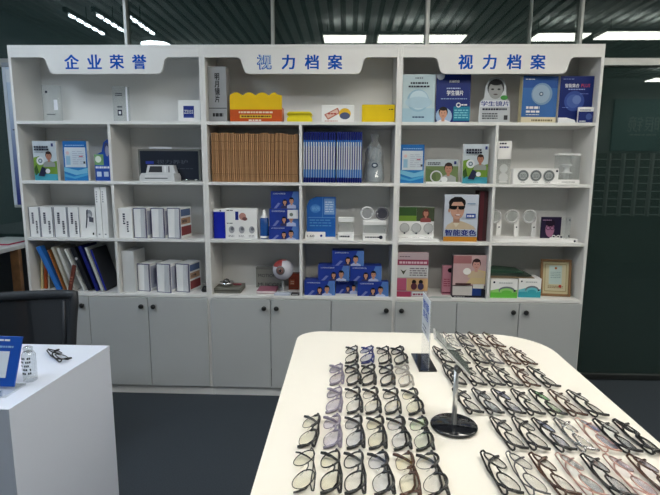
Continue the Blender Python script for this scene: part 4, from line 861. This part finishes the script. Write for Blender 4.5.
# spray bottle
p = onz(28, 382, CZ)
t = empty('cleaner_bottle', (p.x, p.y+.012, CZ)); tag(t, 'clear lens cleaner bottle with dark printed label standing on the counter', 'bottle')
MB().lathe([(.016, 0), (.0185, .003), (.0185, .078), (.014, .086)], ACRYL2, 24).build('body', t)
MB().lathe([(.012, .0862), (.0125, .088), (.0125, .098), (.009, .101)], ACRYL2, 20).build('cap', t)
b = MB()
for k in range(5):
    for i in range(7):
        if (i*3+k*5) % 4 == 0: continue
        a0 = -math.pi/2-.9+i*.25; a1 = a0+.18; z0 = .024+k*.011; rr_ = .0189
        b.add([(rr_*math.cos(a0), rr_*math.sin(a0), z0), (rr_*math.cos(a1), rr_*math.sin(a1), z0), (rr_*math.cos(a1), rr_*math.sin(a1), z0+.006), (rr_*math.cos(a0), rr_*math.sin(a0), z0+.006)], [(0, 1, 2, 3)], pm(50, 52, 58))
b.build('printed_label', t)

# ------------------------------------------------------------------ display table
TZ = .93; x0, x1, y0, y1 = 1.925, 2.765, -2.95, -1.395
def corner(cx, cy, rx, ry, a0, n=10): return [(cx+rx*math.cos(R(a0+90*k/n)), cy+ry*math.sin(R(a0+90*k/n))) for k in range(n+1)]
out = corner(x1-.17, y1-.17, .17, .17, 0)[::-1]; out = corner(x0+.09, y1-.085, .09, .085, 90)[::-1]+out
out = out+[(x1, y0), (x0, y0)]
t = empty('display_table', ((x0+x1)/2, -2.15, 0)); tag(t, 'large cream white table with rounded corners covered in rows of glasses', 'table')
mx, my = (x0+x1)/2, -2.15
MB().slab([(x-mx, y-my) for x, y in reversed(out)], TZ-.035, TZ, TABLE).build('tabletop', t)
MB().box(x0-mx+.12, x1-mx-.18, y0-my+.12, y1-my-.2, .05, TZ-.035, WHITE, .004).build('pedestal', t)
MB().box(x0-mx+.15, x1-mx-.21, y0-my+.15, y1-my-.23, 0, .05, FR).build('plinth', t)
# acrylic sign holder
A = onz(411, 354.5, TZ); Bc = onz(427.5, 354.5, TZ); C2 = onz(437, 372, TZ); D2 = onz(419, 372, TZ)
cx, cy = (A.x+C2.x)/2, (A.y+C2.y)/2
t = empty('sign_holder', (cx, cy, TZ)); tag(t, 'clear acrylic sign holder with blue lettering on a black base plate', 'sign')
MB().slab([(q.x-cx, q.y-cy) for q in (D2, C2, Bc, A)], 0, .004, BLACKG).build('base_plate', t)
n_ = onz(428.5, 371, TZ+.004); f_ = onz(421.5, 356, TZ+.004); dv = Vector((n_.x-f_.x, n_.y-f_.y, 0)); Lp = dv.length; hp = .205
ang = math.atan2(dv.y, dv.x)
b = MB(); b.box(0, Lp, -.0015, .0015, .0, hp, glassy('clear_sign_acrylic', (.95, .96, .97), boost=1.5, rough=.03, diffuse=(.8, .84, .9), dif=.10)); b.build('clear_panel', t, (f_.x-cx, f_.y-cy, .0042), (0, 0, ang))
b = MB(); b.box(.0, Lp, -.0025, -.0016, hp*.42, hp, pm(228, 232, 240)); P = Print(b, 0, Lp, hp*.42, hp, -.0025); P.text('智能', .5, .76, .22, pm(40, 90, 190), w=.8, bold=.03).text('变色', .5, .52, .18, pm(50, 95, 190), w=.7, bold=.03).lines(.2, .1, .7, .3, 2, pm(120, 130, 150), .5, .1)
b.build('printed_sheet', t, (f_.x-cx, f_.y-cy, .0042), (0, 0, ang))
# tilting table mirror
t = empty('table_mirror', (2.338, -2.043, TZ)); tag(t, 'tilted table mirror on a chrome stem and round dark base, among the glasses', 'mirror')
MB().lathe([(.050, 0), (.0525, .002), (.0525, .006), (.050, .008)], BLACKG, 40).build('base', t)
MB().tube([(0, 0, .008), (0, .0, .135)], .0055, mat('satin_steel', (.8, .8, .8), .35, .8), 12).build('stem', t)
MB().lathe([(.006, -.010), (.007, 0), (.006, .010)], mat('dark_hinge', (.15, .15, .15), .3, .8), 14, (.002, 0, .138), 'y').build('hinge', t)
b = MB(); e1 = Vector((.085, .0, -.092)).normalized(); e2 = Vector((.10, .98, .12)).normalized(); e3 = e1.cross(e2).normalized(); e2 = e3.cross(e1)
M = Matrix.Identity(4)
for i in range(3): M[i][0], M[i][1], M[i][2] = e1[i], e2[i], e3[i]
mc_ = at(451.5, 352, -2.03)-Vector((2.338, -2.043, TZ)); M = Matrix.Translation(mc_) @ M; 
fr = MB(); fr.M = M; fr.box(-.060, .060, -.026, .026, -.003, .002, mat('satin_steel', (.8, .8, .8), .35, .8), .002); fr.build('back_frame', t)
g_ = MB(); g_.M = M; g_.box(-.056, .056, -.022, .022, .0021, .0035, glassy('pale_mirror_glass', (.6, .66, .64), boost=2, diffuse=(.35, .40, .38), dif=.6)); g_.build('mirror_glass', t)

# ------------------------------------------------------------------ eyeglasses
def lens_outline(shape, w, h, n=28):
    o = []
    for i in range(n):
        a = 2*math.pi*i/n; c, s = math.cos(a), math.sin(a)
        e = {'rect': 3.4, 'round': 2.0, 'square': 2.7}[shape]
        x = w/2*math.copysign(abs(c)**(2/e), c); y = h/2*math.copysign(abs(s)**(2/e), s)
        if s < 0: x *= (1-.12*abs(s))
        o.append((x, y))
    return o
TH = R(24)
def make_glasses(shape, fm, style, lm, tm=None):
    """a: along the front (world y), local X = towards the brow, Z up; lies folded with lenses up"""
    t = empty('eyeglasses'); w, h = {'rect': (.051, .036), 'round': (.048, .045), 'square': (.050, .040)}[shape]
    z0 = math.sin(TH)*(h/2)+.0035
    def Pt(a, b, c=0.): 
        c -= 6.0*(a*a)*.28*.4
        return (b*math.cos(TH)-c*math.sin(TH), -a, z0+b*math.sin(TH)+c*math.cos(TH))
    r0 = {'full': .0016, 'thick': .0026, 'half': .0021, 'thin': .0011}[style]
    b = MB(); cxs = .0335
    for s in (-1, 1):
        ol = lens_outline(shape, w, h); pts = [Pt(s*cxs+s*x, y) for x, y in ol]
        rad = []
        for x, y in ol:
            k = (y/(h/2)+1)/2
            rad.append(r0*(.75+.55*k) if style != 'half' else (r0*1.35 if y > h*.1 else r0*.35))
        b.tube(pts, rad, fm, 6, True)
        b.tube([Pt(s*(cxs+w/2-.004), h*.30), Pt(s*(cxs+w/2+.004), h*.33), Pt(s*.0665, h*.32, -.004)], r0*1.4, fm, 6)
    g = cxs-w/2
    b.tube([Pt(-g-.003, h*.12), Pt(-g*.5, h*.24, .002), Pt(g*.5, h*.24, .002), Pt(g+.003, h*.12)], r0*1.15, fm, 6)
    b.build('front_frame', t)
    for s in (-1, 1):
        ol = lens_outline(shape, w-.001, h-.001); mb = MB()
        vs = [Pt(s*cxs+s*x, y, .0006) for x, y in ol]+[Pt(s*cxs+s*x, y, -.0006) for x, y in ol]; n = len(ol)
        mb.add(vs, [tuple(range(n)), tuple(range(2*n-1, n-1, -1))]+[(i, (i+1) % n, (i+1) % n+n, i+n) for i in range(n)], lm)
        mb.build('lens', t)
    tm = tm or fm; hx = Pt(.0665, h*.32, -.004)
    for k, s in enumerate((-1, 1)):
        ze = .0032+.0042*k; rt_ = .0024 if style in ('full', 'thick', 'half') else .0014; sl = .004 if k else -.001
        P0 = Pt(s*.0665, h*.32, -.004); bx = hx[0]
        pts = [P0, (P0[0]+.003, P0[1]+s*.002, P0[2]*.6+ze*.4), (bx+.004, -s*.055, ze+.002), (bx+.003+sl, -s*.01, ze), (bx-.001+sl, s*.03, ze), (bx-.010, s*.047, ze), (bx-.024, s*.057, ze+.001), (bx-.033, s*.060, ze+.001)]
        MB().tube(pts, [rt_*.9, rt_*.9, rt_, rt_, rt_, rt_*1.25, rt_*1.5, rt_*1.2], tm, 6).build('temple', t)
    for s in (-1, 1): MB().tube([Pt(s*(g+.0005), -h*.02, -.002), Pt(s*(g+.0015), -h*.2, -.005)], .0014, CLEARP, 6).build('nose_pad', t)
    return t
CLEARP = glassy('clear_nose_pad', (.9, .9, .88), boost=1.5)
LC = {'n': glassy('coated_lens', (.992, .992, .99), (.9, .95, 1.), boost=.55), 'g': glassy('green_coated_lens', (.98, .985, .975), (.4, 1., .5), boost=1.), 'b': glassy('blue_coated_lens', (.975, .98, .99), (.4, .5, 1.), boost=1.),
      'y': glassy('warm_tinted_lens', (.992, .988, .95), (.9, .95, 1.), boost=.55), 'd': glassy('smoke_grey_lens', (.88, .90, .93), (.9, .95, 1.), boost=1.), 'p': glassy('lilac_lens', (.95, .94, .97), (.8, .8, 1.), boost=1.)}
FM = {'black': mat('black_acetate', (.012, .012, .013), .25, coat=.4), 'brown': mat('brown_acetate', (.075, .035, .022), .25, var=.3, scale=60, coat=.4), 'gunmetal': mat('gunmetal', (.12, .12, .13), .3, .9),
      'silver': mat('silver_metal', (.5, .5, .5), .25, 1.), 'rose': mat('rose_gold_metal', (.62, .38, .32), .3, 1.), 'lilac': mat('lilac_grey_acetate', (.25, .22, .28), .2, coat=.4), 'grey': mat('clear_grey_acetate', (.38, .35, .31), .2, coat=.4),
      'blue': mat('blue_acetate', (.02, .03, .16), .25, coat=.4)}
LOOK = {'n': 'clear lenses', 'g': 'green glinting lenses', 'b': 'blue glinting lenses', 'y': 'warm clear lenses', 'd': 'smoky lenses', 'p': 'lilac lenses'}
_gp = {}
def place_glasses(x, y, z, rz, spec, label, group):
    shape, col, style, l = spec
    if spec not in _gp:
        t = make_glasses(shape, FM[col], style, LC[l], FM['black'] if col in ('grey',) and style == 'half' else None); _gp[spec] = (t, kids(t))
    else:
        src, ch = _gp[spec]; t = src.copy(); COL.objects.link(t)
        for c in ch: d = c.copy(); COL.objects.link(d); d.parent = t
    t.location = (x, y, z); t.rotation_euler = (0, 0, rz); tag(t, label, 'eyeglasses', group)
S1 = ('square', 'black', 'full', 'n'); TK = ('rect', 'black', 'thick', 'n')
def sp(a): 
    sh = {'s': 'square', 'r': 'round', 'c': 'rect'}[a[0]]; c = {'k': 'black', 'n': 'brown', 'm': 'gunmetal', 's': 'silver', 'o': 'rose', 'l': 'lilac', 'g': 'grey', 'b': 'blue'}[a[1]]
    return (sh, c, {'f': 'full', 't': 'thick', 'h': 'half', 'w': 'thin'}[a[2]], a[3])
rowy = [-1.505, -1.648, -1.798, -1.952, -2.101, -2.245]
LX = {'A': 2.022, 'B': 2.073, 'C': 2.119, 'D': 2.166, 'E': 2.216, 'F': 2.264}
left = {'A': [None]*4+['skhy', 'rkwy'], 'B': [None]*2+['slfp', 'slfp', 'slhp', 'skfy'], 'C': [None, 'skfn', 'sktn', 'skhn', 'skhb', 'skfn'],
        'D': [None, 'rbfb', 'sktn', 'skhn', 'skhy', 'skhb'], 'E': [None, 'skfn', 'sktn', 'skfn', 'skhb', 'cnhy'], 'F': [None, 'sktn', 'sgfn', 'skhy', 'skhg', 'rkhn']}
ordn = ['first', 'second', 'third', 'fourth', 'fifth', 'sixth', 'seventh', 'eighth']
def describe(s): return ('%s %s glasses with %s' % ({'f': '', 't': 'thick', 'h': 'half-rim', 'w': 'thin'}[s[2]], sp(s)[1], LOOK[s[3]])).strip()
for ci, (k, lst) in enumerate(left.items()):
    n = 0
    for ri, s in enumerate(lst):
        if not s: continue
        n += 1; y = rowy[ri]+.014
        place_glasses(LX[k]-.008+random.uniform(-.002, .002), y, TZ, R(random.uniform(-2, 4)), sp(s), (describe(s)+', %s from back in %s column of left block' % (ordn[n-1], ordn[ci] if ci else 'outermost')).strip(), 'glasses in the left block of the table')
RX = {1: 2.388, 2: 2.438, 3: 2.487, 4: 2.535, 5: 2.585, 6: 2.633, 7: 2.679, 8: 2.727}
right = {1: [None, 'skfn', 'rktn', 'skfn', None, None], 2: ['sswn', 'skfn', 'skfn', 'skfd', 'skfn', 'rkfn'], 3: ['rmfn', 'skfn', 'skfn', 'skfb', 'rkfn', 'rmwn'], 4: ['rnfn', 'smfn', 'skfn', 'skfn', 'ckfb', 'snfn'],
         5: ['rnfn', 'snfn', 'snfn', 'skfg', 'ssfn', 'rowd'], 6: [None, 'rnfn', 'skfn', 'snfn', 'rowb', 'skfd'], 7: [None, None, None, 'skfn', 'skfd', 'rowp'], 8: [None]*4+['cktn', 'rnfp']}
for ci, (k, lst) in enumerate(right.items()):
    n = 0
    for ri, s in enumerate(lst):
        if not s: continue
        n += 1; x = RX[k]; y = rowy[ri]+.018
        if ri == 5: x -= .056
        if ri == 5 and k == 8: x += .0
        if k == 8 and ri == 4: x = 2.717
        if k == 7 and ri == 4: x = 2.670
        place_glasses(x+.008+random.uniform(-.002, .002), y+.004, TZ, math.pi+R(random.uniform(0, 7)), sp(s), (describe(s)+', %s from back in %s column of right block' % (ordn[n-1], ordn[ci])).strip(), 'glasses in the right block of the table')
p = onz(59, 357, CZ); place_glasses(p.x, p.y, CZ, R(228), sp('ckfn'), 'black rectangular framed glasses lying alone on the white counter', None)

# ------------------------------------------------------------------ world and view
w = bpy.data.worlds.new('world'); scene.world = w; w.use_nodes = True
w.node_tree.nodes['Background'].inputs[0].default_value = (.6, .7, .8, 1); w.node_tree.nodes['Background'].inputs[1].default_value = .05
scene.view_settings.view_transform = 'Standard'; scene.view_settings.look = 'None'
scene.view_settings.gamma = 1.0; scene.view_settings.exposure = 0.62
